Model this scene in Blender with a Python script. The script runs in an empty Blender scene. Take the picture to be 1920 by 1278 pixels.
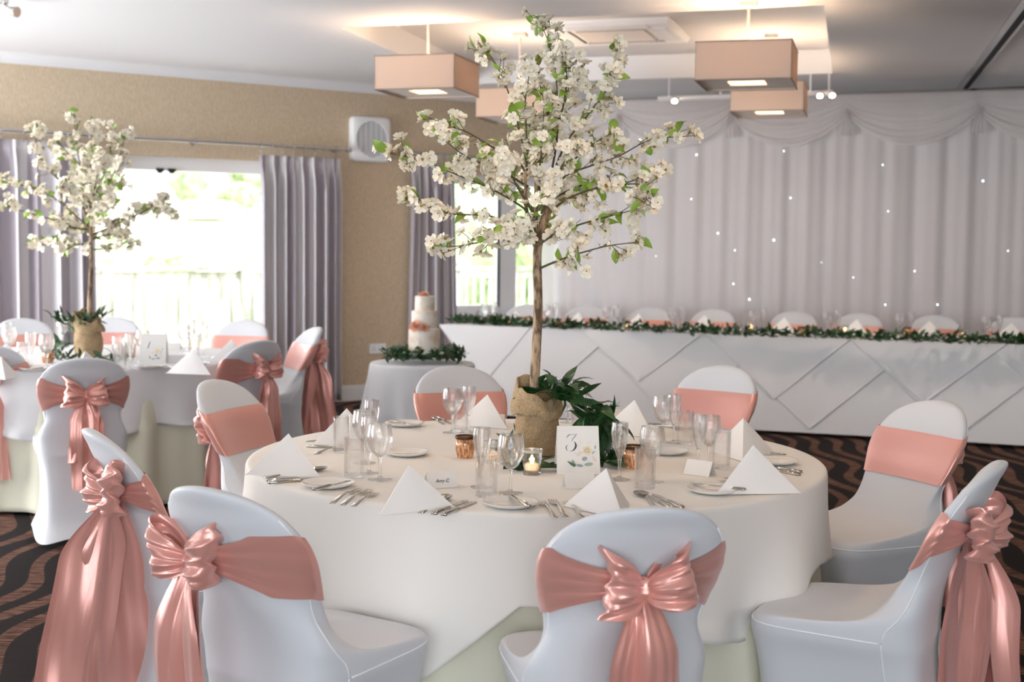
import bpy, bmesh, math, random
from mathutils import Vector, Matrix, noise
R = math.radians
PI = math.pi
S = bpy.context.scene
C = S.collection
random.seed(7)
# ------------------------------------------------------------ camera
F, H, YH = 2450.0, 1.41, 462.0
PITCH = math.atan((639 - YH) / F)
CM = Matrix.Rotation(PI / 2 - PITCH, 3, 'X') @ Matrix.Rotation(.0108, 3, 'Z')
cam = bpy.data.cameras.new('camera')
cam.sensor_width = 36
cam.lens = 36 * F / 1920
cam.clip_end = 900
co = bpy.data.objects.new('camera', cam)
C.objects.link(co)
co.matrix_world = Matrix.Translation((0, 0, H)) @ CM.to_4x4()
cam.dof.use_dof = True
cam.dof.focus_distance = 3.75
cam.dof.aperture_fstop = 4.0
S.camera = co
# ------------------------------------------------------------ world, lights, exposure
S.view_settings.view_transform = 'Standard'
S.view_settings.look = 'None'
S.view_settings.gamma = 1
S.view_settings.use_curve_mapping = False
S.view_settings.exposure = 0.40
w = bpy.data.worlds.new('sky')
S.world = w
w.use_nodes = True
wn = w.node_tree
bgn = wn.nodes['Background']
tc = wn.nodes.new('ShaderNodeTexCoord')
nz = wn.nodes.new('ShaderNodeTexNoise')
nz.inputs['Scale'].default_value = 2.2
cr = wn.nodes.new('ShaderNodeValToRGB')
cr.color_ramp.elements[0].color = (.84, .92, 1, 1)
cr.color_ramp.elements[1].color = (1, 1, 1, 1)
wn.links.new(tc.outputs['Generated'], nz.inputs['Vector'])
wn.links.new(nz.outputs['Fac'], cr.inputs['Fac'])
wn.links.new(cr.outputs['Color'], bgn.inputs['Color'])
bgn.inputs['Strength'].default_value = 4.2


def area(name, loc, target, sx, sy, power, col):
    l = bpy.data.lights.new(name, 'AREA')
    l.shape = 'RECTANGLE'
    l.size, l.size_y = sx, sy
    l.energy = power
    l.color = col
    o = bpy.data.objects.new(name, l)
    C.objects.link(o)
    o.location = loc
    o.rotation_euler = (Vector(target) - Vector(loc)).to_track_quat('-Z', 'Y').to_euler()
    return o


# daylight from the glazing behind and to the left of the photographer
area('window_daylight', (0, -3.9, 1.3), (0, 4, 1.3), 6.5, 2.2, 205, (.82, .91, 1.0))
area('window_daylight', (-6.9, 2.0, 1.3), (0, 3.5, 1.4), 6, 2.1, 130, (.86, .93, 1.0))
# the windows further along the left wall: sky light and light thrown up by the bright ground
area('window_daylight', (-6.2, 7.0, 1.0), (0, 8.2, 3.4), 3.6, 1.9, 330, (.93, .96, 1.0))
# added fill light with no real source, aimed up to brighten the ceiling
area('ceiling_fill', (0, -.9, 1.7), (0, 2.0, 3.2), .5, .5, 14, (1, .97, .94))
# added row of fill spots without fittings, put in to brighten the backdrop
for x, y, p in ((1.2, 8.8, 32), (2.9, 8.1, 30), (4.6, 7.5, 26)):
    l = bpy.data.lights.new('unseen_spot', 'SPOT')
    l.energy = p
    l.color = (1, .86, .74)
    l.spot_size = R(130)
    l.spot_blend = .8
    l.shadow_soft_size = .08
    o = bpy.data.objects.new('unseen_spot', l)
    C.objects.link(o)
    o.location = (x, y, 2.8)
    o.rotation_euler = (R(25), 0, R(-18))
# warm recessed spots in the ceiling over the tables
for x, y, p in ((-.7, 3.6, 17), (.9, 3.5, 18), (.15, 5.0, 18), (1.9, 5.6, 22), (-2.2, 4.8, 12)):
    l = bpy.data.lights.new('unseen_spot', 'SPOT')
    l.energy = p
    l.color = (1, .66, .38)
    l.spot_size = R(105)
    l.spot_blend = .6
    l.shadow_soft_size = .06
    o = bpy.data.objects.new('unseen_spot', l)
    C.objects.link(o)
    o.location = (x, y, 2.8)

# ------------------------------------------------------------ helpers


def ray(px, py):
    return CM @ Vector(((px - 960) / F, (639 - py) / F, -1))


def atz(px, py, z=.75):
    d = ray(px, py)
    return Vector((0, 0, H)) + d * ((z - H) / d.z)


def aty(px, py, y):
    d = ray(px, py)
    return Vector((0, 0, H)) + d * (y / d.y)


def lin(c):
    return tuple((v / 12.92 if v <= .04045 else ((v + .055) / 1.055) ** 2.4) for v in c)


def setin(b, key, val):
    if key in b.inputs:
        b.inputs[key].default_value = val


def mat(name, col, rough=.6, metal=0, spec=.5, sheen=0, sub=0, emit=None, es=0, trans=0, coat=0):
    m = bpy.data.materials.new(name)
    m.use_nodes = True
    b = m.node_tree.nodes['Principled BSDF']
    b.inputs['Base Color'].default_value = (*col, 1)
    b.inputs['Roughness'].default_value = rough
    b.inputs['Metallic'].default_value = metal
    setin(b, 'Specular IOR Level', spec)
    setin(b, 'Sheen Weight', sheen)
    setin(b, 'Coat Weight', coat)
    setin(b, 'Transmission Weight', trans)
    if emit:
        setin(b, 'Emission Color', (*emit, 1))
        setin(b, 'Emission Strength', es)
    return m


def nd(m, t, **kw):
    n = m.node_tree.nodes.new(t)
    for k, v in kw.items():
        if k in n.inputs:
            n.inputs[k].default_value = v
        else:
            setattr(n, k, v)
    return n


def lk(m, a, b):
    m.node_tree.links.new(a, b)


def bump(m, scale, strength, dist=.002, detail=4, aniso=None, coord='Object'):
    b = m.node_tree.nodes['Principled BSDF']
    t = nd(m, 'ShaderNodeTexCoord')
    n = nd(m, 'ShaderNodeTexNoise')
    n.inputs['Scale'].default_value = scale
    n.inputs['Detail'].default_value = detail
    mp = nd(m, 'ShaderNodeMapping')
    if aniso:
        mp.inputs['Scale'].default_value = aniso
    lk(m, t.outputs[coord], mp.inputs['Vector'])
    lk(m, mp.outputs['Vector'], n.inputs['Vector'])
    bp = nd(m, 'ShaderNodeBump')
    bp.inputs['Strength'].default_value = strength
    bp.inputs['Distance'].default_value = dist
    lk(m, n.outputs['Fac'], bp.inputs['Height'])
    lk(m, bp.outputs['Normal'], b.inputs['Normal'])
    return n


def vary(m, c1, c2, scale, aniso=None, lo=.35, hi=.65, coord='Object', detail=3):
    b = m.node_tree.nodes['Principled BSDF']
    t = nd(m, 'ShaderNodeTexCoord')
    mp = nd(m, 'ShaderNodeMapping')
    if aniso:
        mp.inputs['Scale'].default_value = aniso
    n = nd(m, 'ShaderNodeTexNoise')
    n.inputs['Scale'].default_value = scale
    n.inputs['Detail'].default_value = detail
    r = nd(m, 'ShaderNodeValToRGB')
    r.color_ramp.elements[0].position = lo
    r.color_ramp.elements[0].color = (*c1, 1)
    r.color_ramp.elements[1].position = hi
    r.color_ramp.elements[1].color = (*c2, 1)
    lk(m, t.outputs[coord], mp.inputs['Vector'])
    lk(m, mp.outputs['Vector'], n.inputs['Vector'])
    lk(m, n.outputs['Fac'], r.inputs['Fac'])
    lk(m, r.outputs['Color'], b.inputs['Base Color'])
    return r


M = {}
M['cloth'] = mat('white_linen', (.82, .785, .735), .85, spec=.2, sheen=.2)
bump(M['cloth'], 260, .15, .001)
M['cloth_cool'] = mat('white_cotton', (.78, .77, .78), .85, spec=.2, sheen=.2)
bump(M['cloth_cool'], 30, .25, .004, 5)
M['napkin'] = mat('napkin_cotton', (.84, .82, .80), .85, spec=.2)
bump(M['napkin'], 180, .12, .001)
M['cream'] = mat('cream_undercloth', (.74, .72, .58), .8, spec=.2)
M['spandex'] = mat('white_stretch_fabric', (.64, .65, .68), .5, spec=.3, sheen=.25)
M['seam'] = mat('white_seam', (.86, .86, .87), .6)
M['satin'] = mat('pink_satin', (.76, .355, .295), .30, metal=.35, spec=.9, sheen=.35)
setin(M['satin'].node_tree.nodes['Principled BSDF'], 'Anisotropic', .6)
bump(M['satin'], 900, .08, .0005, 2, (1, 1, .08))
M['wallpaper'] = mat('woven_tan_wallpaper', (.40, .315, .215), .8, spec=.25)
vary(M['wallpaper'], (.52, .415, .29), (.66, .54, .39), 90, (1, 1, .35), .3, .7)
M['white'] = mat('white_ceiling_paint', (.74, .735, .745), .8, spec=.2)
M['wpaint'] = mat('white_gloss_paint', (.80, .80, .82), .35)
M['upvc'] = mat('white_plastic', (.90, .91, .93), .3)
M['metal'] = mat('brushed_steel', (.62, .61, .60), .22, metal=1)
M['steel'] = mat('polished_cutlery_steel', (.56, .52, .47), .12, metal=1)
M['dark'] = mat('dark_slot', (.02, .02, .022), .7)
M['grey'] = mat('grey_plastic', (.34, .34, .37), .5)
M['porcelain'] = mat('white_porcelain', (.82, .80, .76), .12, coat=.4)
M['paper'] = mat('cream_card', (.82, .79, .75), .7)
M['ink'] = mat('dark_ink', (.05, .05, .08), .7)
M['shade'] = mat('beige_fabric_shade', (.66, .53, .43), .8, spec=.2)
b_ = M['shade'].node_tree
tl = nd(M['shade'], 'ShaderNodeBsdfTranslucent')
tl.inputs['Color'].default_value = (.85, .64, .48, 1)
mx = nd(M['shade'], 'ShaderNodeMixShader')
mx.inputs[0].default_value = .13
lk(M['shade'], b_.nodes['Principled BSDF'].outputs[0], mx.inputs[1])
lk(M['shade'], tl.outputs[0], mx.inputs[2])
lk(M['shade'], mx.outputs[0], b_.nodes['Material Output'].inputs[0])
M['diffuser'] = mat('white_lamp_diffuser', (.75, .68, .62), .7)
M['glow'] = mat('warm_lamp_glow', (1, .8, .55), .5, emit=(1, .66, .36), es=3.2)
M['bulb'] = mat('hot_bulb', (1, .9, .8), .5, emit=(1, .85, .62), es=14)
M['led'] = mat('cold_star_led', (1, 1, 1), .5, emit=(.78, .9, 1), es=6)
M['flame'] = mat('candle_flame', (1, .6, .2), .5, emit=(1, .62, .22), es=14)
M['wax'] = mat('tealight_wax', (.9, .78, .62), .4, emit=(1, .55, .22), es=.5)
M['bark'] = mat('brown_bark', (.25, .16, .095), .85)
vary(M['bark'], (.12, .07, .04), (.46, .33, .21), 55, (1, 1, .35), .40, .58)
M['twig'] = mat('green_brown_twig', (.10, .085, .035), .7)
M['petal'] = mat('cream_white_petal', (.93, .86, .72), .6, spec=.2)
M['stamen'] = mat('olive_brown_stamen', (.30, .22, .06), .7)
M['leaf_light'] = mat('fresh_green_leaf', (.27, .43, .06), .4)
M['leaf_dark'] = mat('dark_ruscus_leaf', (.022, .065, .022), .38)
vary(M['leaf_dark'], (.012, .045, .014), (.05, .13, .035), 14, None, .35, .7)
M['hessian'] = mat('hessian_weave', (.42, .29, .17), .9, spec=.15)
vary(M['hessian'], (.27, .18, .095), (.52, .38, .23), 320, (1, 1, .5), .3, .7)
bump(M['hessian'], 300, .6, .002)
M['icing'] = mat('cream_icing', (.80, .68, .55), .6)
vary(M['icing'], (.72, .55, .40), (.84, .77, .68), 16, None, .38, .55)
bump(M['icing'], 120, .3, .003)
M['rose'] = mat('peach_rose_petal', (.85, .46, .32), .6)
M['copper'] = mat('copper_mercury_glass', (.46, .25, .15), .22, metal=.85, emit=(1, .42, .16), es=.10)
vary(M['copper'], (.24, .12, .07), (.80, .50, .33), 150, (1, 1, .35), .4, .6)
bump(M['copper'], 120, 1, .003, 3, (1, 1, .3))
M['bronze'] = mat('dark_bronze_rim', (.09, .05, .03), .4, metal=.8)
M['mercury'] = mat('silver_speckled_glass', (.62, .60, .52), .2, metal=.35)
M['decking'] = mat('pale_deck_board', (.55, .52, .46), .8)
M['deckwood'] = mat('weathered_rail_timber', (.42, .42, .36), .8)
vary(M['deckwood'], (.27, .30, .22), (.62, .60, .56), 9, (1, 1, .25), .35, .6)
M['grass'] = mat('pale_meadow', (.50, .50, .36), .95)
vary(M['grass'], (.36, .40, .22), (.62, .58, .46), .05, None, .4, .6)
M['bush'] = mat('hedge_foliage', (.3, .42, .22), .9)
vary(M['bush'], (.24, .34, .17), (.48, .58, .34), 1.3, None, .35, .65)
M['render'] = mat('pale_house_render', (.72, .68, .64), .9)
M['slate'] = mat('grey_pink_roof', (.42, .38, .38), .8)
M['table'] = mat('plywood_table', (.35, .22, .12), .6)
M['carpet'] = mat('patterned_carpet', (.03, .02, .02), .95, spec=.1)


def carpet():
    m = M['carpet']
    b = m.node_tree.nodes['Principled BSDF']
    t = nd(m, 'ShaderNodeTexCoord')
    s = nd(m, 'ShaderNodeSeparateXYZ')
    lk(m, t.outputs['Object'], s.inputs[0])

    def mt(op, a, b2=None, c=None):
        n = nd(m, 'ShaderNodeMath')
        n.operation = op
        for i, v in enumerate((a, b2, c)):
            if v is None:
                continue
            if isinstance(v, (int, float)):
                n.inputs[i].default_value = v
            else:
                lk(m, v, n.inputs[i])
        return n.outputs[0]
    x, y = s.outputs['X'], s.outputs['Y']
    dn = nd(m, 'ShaderNodeTexNoise')
    dn.inputs['Scale'].default_value = .9
    dn.inputs['Detail'].default_value = 1
    lk(m, t.outputs['Object'], dn.inputs['Vector'])
    yy = mt('MULTIPLY_ADD', mt('MULTIPLY', dn.outputs['Fac'], .5), .5, y)
    wv = mt('MULTIPLY', mt('SINE', mt('MULTIPLY', yy, 2 * PI / 1.12)), .066)
    wv2 = mt('MULTIPLY', mt('SINE', mt('MULTIPLY', y, 2 * PI / 3.3)), .04)
    ph = mt('MULTIPLY', mt('ADD', mt('ADD', x, wv), mt('ADD', wv2, mt('MULTIPLY', y, .02))), 2 * PI / .165)
    sn = mt('SINE', ph)
    th = mt('MULTIPLY', mt('SINE', mt('ADD', mt('MULTIPLY', y, 2 * PI / 1.12), mt('MULTIPLY', x, 4))), .30)
    v = mt('ADD', sn, th)
    edge = mt('MULTIPLY_ADD', mt('SUBTRACT', v, .22), 9, .5)
    edge = mt('MINIMUM', mt('MAXIMUM', edge, 0), 1)
    st = nd(m, 'ShaderNodeTexNoise')
    st.inputs['Scale'].default_value = 22
    mp = nd(m, 'ShaderNodeMapping')
    mp.inputs['Scale'].default_value = (.5, 3.5, 1)
    lk(m, t.outputs['Object'], mp.inputs['Vector'])
    lk(m, mp.outputs['Vector'], st.inputs['Vector'])
    r1 = nd(m, 'ShaderNodeValToRGB')
    r1.color_ramp.elements[0].color = (.045, .020, .014, 1)
    r1.color_ramp.elements[0].position = .38
    r1.color_ramp.elements[1].color = (.19, .10, .072, 1)
    r1.color_ramp.elements[1].position = .62
    lk(m, st.outputs['Fac'], r1.inputs['Fac'])
    r2 = nd(m, 'ShaderNodeValToRGB')
    r2.color_ramp.elements[0].color = (.012, .010, .010, 1)
    r2.color_ramp.elements[1].color = (.024, .018, .016, 1)
    lk(m, st.outputs['Fac'], r2.inputs['Fac'])
    mx = nd(m, 'ShaderNodeMixRGB')
    lk(m, edge, mx.inputs['Fac'])
    lk(m, r2.outputs['Color'], mx.inputs['Color1'])
    lk(m, r1.outputs['Color'], mx.inputs['Color2'])
    lk(m, mx.outputs['Color'], b.inputs['Base Color'])


carpet()


def glassmat(name, tint, rough=0.0, edge=1.45):
    m = bpy.data.materials.new(name)
    m.use_nodes = True
    nt = m.node_tree
    nt.nodes.clear()
    out = nd(m, 'ShaderNodeOutputMaterial')
    tr = nd(m, 'ShaderNodeBsdfTransparent')
    tr.inputs['Color'].default_value = (*tint, 1)
    gl = nd(m, 'ShaderNodeBsdfGlossy')
    gl.inputs['Roughness'].default_value = rough
    lw = nd(m, 'ShaderNodeLayerWeight')
    lw.inputs['Blend'].default_value = .5
    pw = nd(m, 'ShaderNodeMath')
    pw.operation = 'POWER'
    pw.inputs[1].default_value = 3.2
    lk(m, lw.outputs['Facing'], pw.inputs[0])
    fr = nd(m, 'ShaderNodeMath')
    fr.operation = 'MULTIPLY_ADD'
    fr.inputs[1].default_value = edge
    fr.inputs[2].default_value = .05
    lk(m, pw.outputs[0], fr.inputs[0])
    mx = nd(m, 'ShaderNodeMixShader')
    lk(m, fr.outputs[0], mx.inputs[0])
    lk(m, tr.outputs[0], mx.inputs[1])
    lk(m, gl.outputs[0], mx.inputs[2])
    lk(m, mx.outputs[0], out.inputs[0])
    return m


M['glass'] = glassmat('clear_drinking_glass', (.96, .965, .96), .03, .75)
M['rimglass'] = glassmat('glass_rim', (.95, .97, .97), .15, .5)
M['pane'] = glassmat('window_glass', (.98, .99, .985), 0, .4)
M['votive_glass'] = glassmat('clear_votive_glass', (.88, .88, .84), .12, .8)
sg = bpy.data.materials.new('solid_clear_glass')
sg.use_nodes = True
sg.node_tree.nodes.clear()
_o = nd(sg, 'ShaderNodeOutputMaterial')
_g = nd(sg, 'ShaderNodeBsdfGlass')
_g.inputs['IOR'].default_value = 1.5
_g.inputs['Roughness'].default_value = 0
_t = nd(sg, 'ShaderNodeBsdfTransparent')
_m = nd(sg, 'ShaderNodeMixShader')
_m.inputs[0].default_value = .5
lk(sg, _t.outputs[0], _m.inputs[1])
lk(sg, _g.outputs[0], _m.inputs[2])
lk(sg, _m.outputs[0], _o.inputs[0])
M['solidglass'] = sg
tg = sg.copy()
tg.name = 'thin_tumbler_glass'
[n for n in tg.node_tree.nodes if n.type == 'MIX_SHADER'][0].inputs[0].default_value = .30
M['tumblerglass'] = tg


def sheer(name, col, tcol, f_tl, f_tr):
    m = mat(name, col, .85, spec=.1)
    nt = m.node_tree
    p = nt.nodes['Principled BSDF']
    tl = nd(m, 'ShaderNodeBsdfTranslucent')
    tl.inputs['Color'].default_value = (*tcol, 1)
    m1 = nd(m, 'ShaderNodeMixShader')
    m1.inputs[0].default_value = f_tl
    lk(m, p.outputs[0], m1.inputs[1])
    lk(m, tl.outputs[0], m1.inputs[2])
    tr = nd(m, 'ShaderNodeBsdfTransparent')
    m2 = nd(m, 'ShaderNodeMixShader')
    m2.inputs[0].default_value = f_tr
    lk(m, m1.outputs[0], m2.inputs[1])
    lk(m, tr.outputs[0], m2.inputs[2])
    lk(m, m2.outputs[0], nt.nodes['Material Output'].inputs[0])
    return m


M['voile'] = sheer('white_voile', (.80, .76, .76), (.85, .84, .88), .35, .10)
M['swag'] = sheer('white_swag_voile', (.80, .76, .74), (.8, .78, .78), .4, .38)
M['curtain'] = mat('silver_grey_curtain', (.36, .33, .36), .55, sheen=.2)


def curtain_stripes():
    m = M['curtain']
    b = m.node_tree.nodes['Principled BSDF']
    a = nd(m, 'ShaderNodeAttribute')
    a.attribute_name = 'stripe'
    r = nd(m, 'ShaderNodeValToRGB')
    r.color_ramp.elements[0].color = (.40, .36, .40, 1)
    r.color_ramp.elements[1].color = (.70, .67, .69, 1)
    r.color_ramp.elements[0].position = .45
    r.color_ramp.elements[1].position = .55
    lk(m, a.outputs['Fac'], r.inputs['Fac'])
    lk(m, r.outputs['Color'], b.inputs['Base Color'])


curtain_stripes()


class MB:
    """collects geometry for one mesh object"""

    def __init__(s):
        s.v, s.f, s.m = [], [], []
        s.cur = 0

    def add(s, vs, fs):
        o = len(s.v)
        s.v += [tuple(p) for p in vs]
        for f in fs:
            s.f.append(tuple(i + o for i in f))
            s.m.append(s.cur)
        return s

    def box(s, c, d, rz=0, M4=None):
        hx, hy, hz = d[0] / 2, d[1] / 2, d[2] / 2
        vs = []
        for x, y, z in ((-1, -1, -1), (1, -1, -1), (1, 1, -1), (-1, 1, -1), (-1, -1, 1), (1, -1, 1), (1, 1, 1), (-1, 1, 1)):
            p = Vector((x * hx, y * hy, z * hz))
            if rz:
                p.rotate(Matrix.Rotation(rz, 3, 'Z'))
            p = p + Vector(c)
            if M4:
                p = M4 @ p
            vs.append(p)
        return s.add(vs, [(0, 3, 2, 1), (4, 5, 6, 7), (0, 1, 5, 4), (1, 2, 6, 5), (2, 3, 7, 6), (3, 0, 4, 7)])

    def grid(s, fn, nu, nv, cu=False, cv=False):
        vs = []
        for j in range(nv + (0 if cv else 1)):
            for i in range(nu + (0 if cu else 1)):
                vs.append(fn(i / nu, j / nv))
        W = nu + (0 if cu else 1)
        Hh = nv + (0 if cv else 1)
        fs = []
        for j in range(nv):
            for i in range(nu):
                a = j * W + i
                b = j * W + (i + 1) % W
                c = ((j + 1) % Hh) * W + (i + 1) % W
                d = ((j + 1) % Hh) * W + i
                fs.append((a, b, c, d))
        return s.add(vs, fs)

    def lathe(s, prof, n=24, c=(0, 0, 0), cap0=True, cap1=True):
        vs, fs = [], []
        for r, z in prof:
            for i in range(n):
                a = 2 * PI * i / n
                vs.append((c[0] + r * math.cos(a), c[1] + r * math.sin(a), c[2] + z))
        for k in range(len(prof) - 1):
            for i in range(n):
                j = (i + 1) % n
                fs.append((k * n + i, k * n + j, (k + 1) * n + j, (k + 1) * n + i))
        if cap0:
            fs.append(tuple(range(n))[::-1])
        if cap1:
            fs.append(tuple((len(prof) - 1) * n + i for i in range(n)))
        return s.add(vs, fs)

    def tube(s, pts, rad, n=6, caps=True):
        pts = [Vector(p) for p in pts]
        rs = rad if isinstance(rad, (list, tuple)) else [rad] * len(pts)
        vs, fs = [], []
        prev = None
        for k, p in enumerate(pts):
            t = (pts[min(k + 1, len(pts) - 1)] - pts[max(k - 1, 0)])
            t = t.normalized() if t.length > 1e-9 else Vector((0, 0, 1))
            if prev is None:
                a = t.orthogonal().normalized()
            else:
                a = prev - t * prev.dot(t)
                a = a.normalized() if a.length > 1e-6 else t.orthogonal().normalized()
            prev = a
            b = t.cross(a)
            for i in range(n):
                g = 2 * PI * i / n
                vs.append(p + (a * math.cos(g) + b * math.sin(g)) * rs[k])
        for k in range(len(pts) - 1):
            for i in range(n):
                j = (i + 1) % n
                fs.append((k * n + i, k * n + j, (k + 1) * n + j, (k + 1) * n + i))
        if caps:
            fs.append(tuple(range(n))[::-1])
            fs.append(tuple((len(pts) - 1) * n + i for i in range(n)))
        return s.add(vs, fs)

    def mesh(s, name, mats, smooth=True, fix=True):
        me = bpy.data.meshes.new(name)
        me.from_pydata(s.v, [], s.f)
        ml = mats if isinstance(mats, (list, tuple)) else [mats]
        for m in ml:
            me.materials.append(m)
        if len(ml) > 1:
            me.polygons.foreach_set('material_index', s.m)
        if fix:
            bm = bmesh.new()
            bm.from_mesh(me)
            bmesh.ops.recalc_face_normals(bm, faces=bm.faces)
            bm.to_mesh(me)
            bm.free()
        if smooth:
            me.polygons.foreach_set('use_smooth', [True] * len(me.polygons))
            if smooth == 'auto':
                me.set_sharp_from_angle(angle=R(38))
        me.update()
        return me

    def obj(s, name, mats, parent=None, smooth='auto', **kw):
        return mobj(name, s.mesh(name, mats, smooth), parent, **kw)


def mobj(name, me, parent=None, loc=None, rot=None, scale=None, label=None):
    o = bpy.data.objects.new(name, me)
    C.objects.link(o)
    if parent:
        o.parent = parent
    if loc is not None:
        o.location = loc
    if rot is not None:
        o.rotation_euler = rot
    if scale is not None:
        o.scale = scale if hasattr(scale, '__len__') else (scale,) * 3
    if label:
        o['label'] = label
    return o


def tag(o, label, cat, group=None):
    o['label'] = label
    o['category'] = cat
    if group:
        o['group'] = group
    return o


def thing(name, label, cat, loc=(0, 0, 0), rz=0, group=None):
    o = bpy.data.objects.new(name, None)
    o.empty_display_size = .1
    C.objects.link(o)
    o.location = loc
    o.rotation_euler = (0, 0, rz)
    return tag(o, label, cat, group)


def struct(o):
    o['kind'] = 'structure'
    return o


def stuff(o):
    o['kind'] = 'stuff'
    return o


def copy_tree(o, parent=None):
    c = o.copy()
    C.objects.link(c)
    c.parent = parent
    for ch in [x for x in KIDS.get(o.name, [])]:
        copy_tree(ch, c)
    return c


KIDS = {}


def index_kids(root):
    KIDS[root.name] = list(root.children)
    for c in root.children:
        index_kids(c)


def cspline(pts, n):
    """Catmull-Rom through tuples, n samples"""
    P = [pts[0]] + list(pts) + [pts[-1]]
    out = []
    seg = len(pts) - 1
    for i in range(n + 1):
        t = i / n * seg
        k = min(int(t), seg - 1)
        u = t - k
        p0, p1, p2, p3 = P[k], P[k + 1], P[k + 2], P[k + 3]
        out.append(tuple(.5 * (2 * b + (c - a) * u + (2 * a - 5 * b + 4 * c - d) * u * u + (3 * b - a - 3 * c + d) * u ** 3) for a, b, c, d in zip(p0, p1, p2, p3)))
    return out


def sgp(v, e):
    return math.copysign(abs(v) ** e, v)


def ss(a, b, x):
    t = max(0, min(1, (x - a) / (b - a)))
    return t * t * (3 - 2 * t)

# ============================================================ STRUCTURE
W0 = Vector((-1.44, 11.8, 0))
WD = Vector((.829, .559, 0)).normalized()
WN = Vector((WD.y, -WD.x, 0))
WANG = math.atan2(WD.y, WD.x)


def W(t, off=0, z=0):
    p = W0 + WD * t + WN * off
    return Vector((p.x, p.y, z))


def wbox(mb, t0, t1, z0, z1, o0, o1):
    vs = [W(t, o, z) for z in (z0, z1) for t, o in ((t0, o0), (t1, o0), (t1, o1), (t0, o1))]
    return mb.add(vs, [(0, 3, 2, 1), (4, 5, 6, 7), (0, 1, 5, 4), (1, 2, 6, 5), (2, 3, 7, 6), (3, 0, 4, 7)])


CZ = 2.85
K = W(2.64)
E1 = Vector((.947, -.322, 0)).normalized()
P0, P2, P3, P4 = W(-7), K + E1 * 7.2, Vector((6.2, -4.2, 0)), Vector((-7.24, -4.2, 0))
poly = [P0, K, P2, P3, P4]
mb = MB()
mb.add([(p.x, p.y, 0) for p in poly] + [(p.x, p.y, -.08) for p in poly], [(0, 4, 3, 2, 1), (5, 6, 7, 8, 9)] + [(i, (i + 1) % 5, 5 + (i + 1) % 5, 5 + i) for i in range(5)])
struct(mb.obj('floor', M['carpet'], smooth=False))
# ceiling with sunken coffer
COF = [Vector((-1.16, 8.83, 0)), Vector((1.82, 7.84, 0)), Vector((2.6, 10.83, 0)), Vector((-.455, 11.8, 0))]
bm = bmesh.new()
bm.faces.new([bm.verts.new((p.x, p.y, CZ)) for p in poly])
for i in range(4):
    a, b = COF[i], COF[(i + 1) % 4]
    n = (b - a).cross(Vector((0, 0, 1)))
    bmesh.ops.bisect_plane(bm, geom=bm.verts[:] + bm.edges[:] + bm.faces[:], plane_co=(a.x, a.y, CZ), plane_no=n)
cen = sum(COF, Vector()) / 4
bm.faces.ensure_lookup_table()
for f in list(bm.faces):
    c = f.calc_center_median()
    if all((COF[(i + 1) % 4] - COF[i]).cross(Vector((c.x, c.y, 0)) - COF[i]).z > 0 for i in range(4)):
        bm.faces.remove(f)
lo = [bm.verts.new((p.x, p.y, CZ)) for p in COF]
hi = [bm.verts.new((p.x, p.y, CZ + .2)) for p in COF]
for i in range(4):
    bm.faces.new((lo[i], lo[(i + 1) % 4], hi[(i + 1) % 4], hi[i]))
bm.faces.new(hi)
bmesh.ops.remove_doubles(bm, verts=bm.verts, dist=.0005)
me = bpy.data.meshes.new('ceiling')
bm.to_mesh(me)
bm.free()
me.materials.append(M['white'])
struct(mobj('ceiling', me))
# window wall
WT = 2.77
w1a, w1b, w1z = -3.05, -.58, 2.12
w2a, w2b, w2z0, w2z1 = .78, 2.42, .72, 2.09
mb = MB()
for a, b, z0, z1 in ((-7, w1a, 0, CZ), (w1a, w1b, w1z, CZ), (w1b, w2a, 0, CZ), (w2a, w2b, 0, w2z0), (w2a, w2b, w2z1, CZ), (w2b, 2.64, 0, CZ)):
    wbox(mb, a, b, z0, z1, -.22, 0)
struct(mb.obj('wall_left', M['wallpaper'], smooth=False))
# cornice cove on the window wall
mb = MB()
mb.grid(lambda u, v: W(-7 + 9.64 * u, .001 + .085 * (1 - math.cos(v * PI / 2)), WT + (CZ - WT) * math.sin(v * PI / 2)), 1, 8)
struct(mb.obj('trim_1', M['white']))
mb = MB()
for a, b in ((-7, w1a), (w1b, 2.64)):
    wbox(mb, a, b, 0, .125, 0, .018)
    wbox(mb, a, b, .125, .14, 0, .011)
struct(mb.obj('baseboard_left', M['wpaint'], smooth=False))


def wallseg(name, a, b, m):
    n = (b - a).normalized().cross(Vector((0, 0, 1)))
    c = (a + b) / 2
    cin = sum(poly, Vector()) / 5
    if n.dot(c - cin) < 0:
        n = -n
    mb = MB()
    vs = [Vector((p.x, p.y, z)) for z in (0, CZ) for p in (a, b, b + n * .15, a + n * .15)]
    mb.add(vs, [(0, 3, 2, 1), (4, 5, 6, 7), (0, 1, 5, 4), (1, 2, 6, 5), (2, 3, 7, 6), (3, 0, 4, 7)])
    struct(mb.obj(name, m, smooth=False))


wallseg('wall_back', K, P2, M['white'])
wallseg('wall_right', P2, P3, M['wallpaper'])
wallseg('wall_front', P3, P4, M['wallpaper'])
wallseg('wall_side', P4, P0, M['wallpaper'])
# ceiling track for a folding partition on the right
g0, g1 = atz(1808, 165, CZ), atz(1920, 20, CZ)
g0.z = g1.z = 0
gd = (g1 - g0).normalized()
g1 = g0 + gd * 8.0


def flatbar(mb, a, b, w_, z0, z1, off=0):
    d = (b - a).normalized()
    n = Vector((-d.y, d.x, 0))
    vs = [Vector((q.x, q.y, z)) for z in (z0, z1) for q in (a + n * (off - w_ / 2), b + n * (off - w_ / 2), b + n * (off + w_ / 2), a + n * (off + w_ / 2))]
    mb.add(vs, [(0, 3, 2, 1), (4, 5, 6, 7), (0, 1, 5, 4), (1, 2, 6, 5), (2, 3, 7, 6), (3, 0, 4, 7)])


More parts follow.
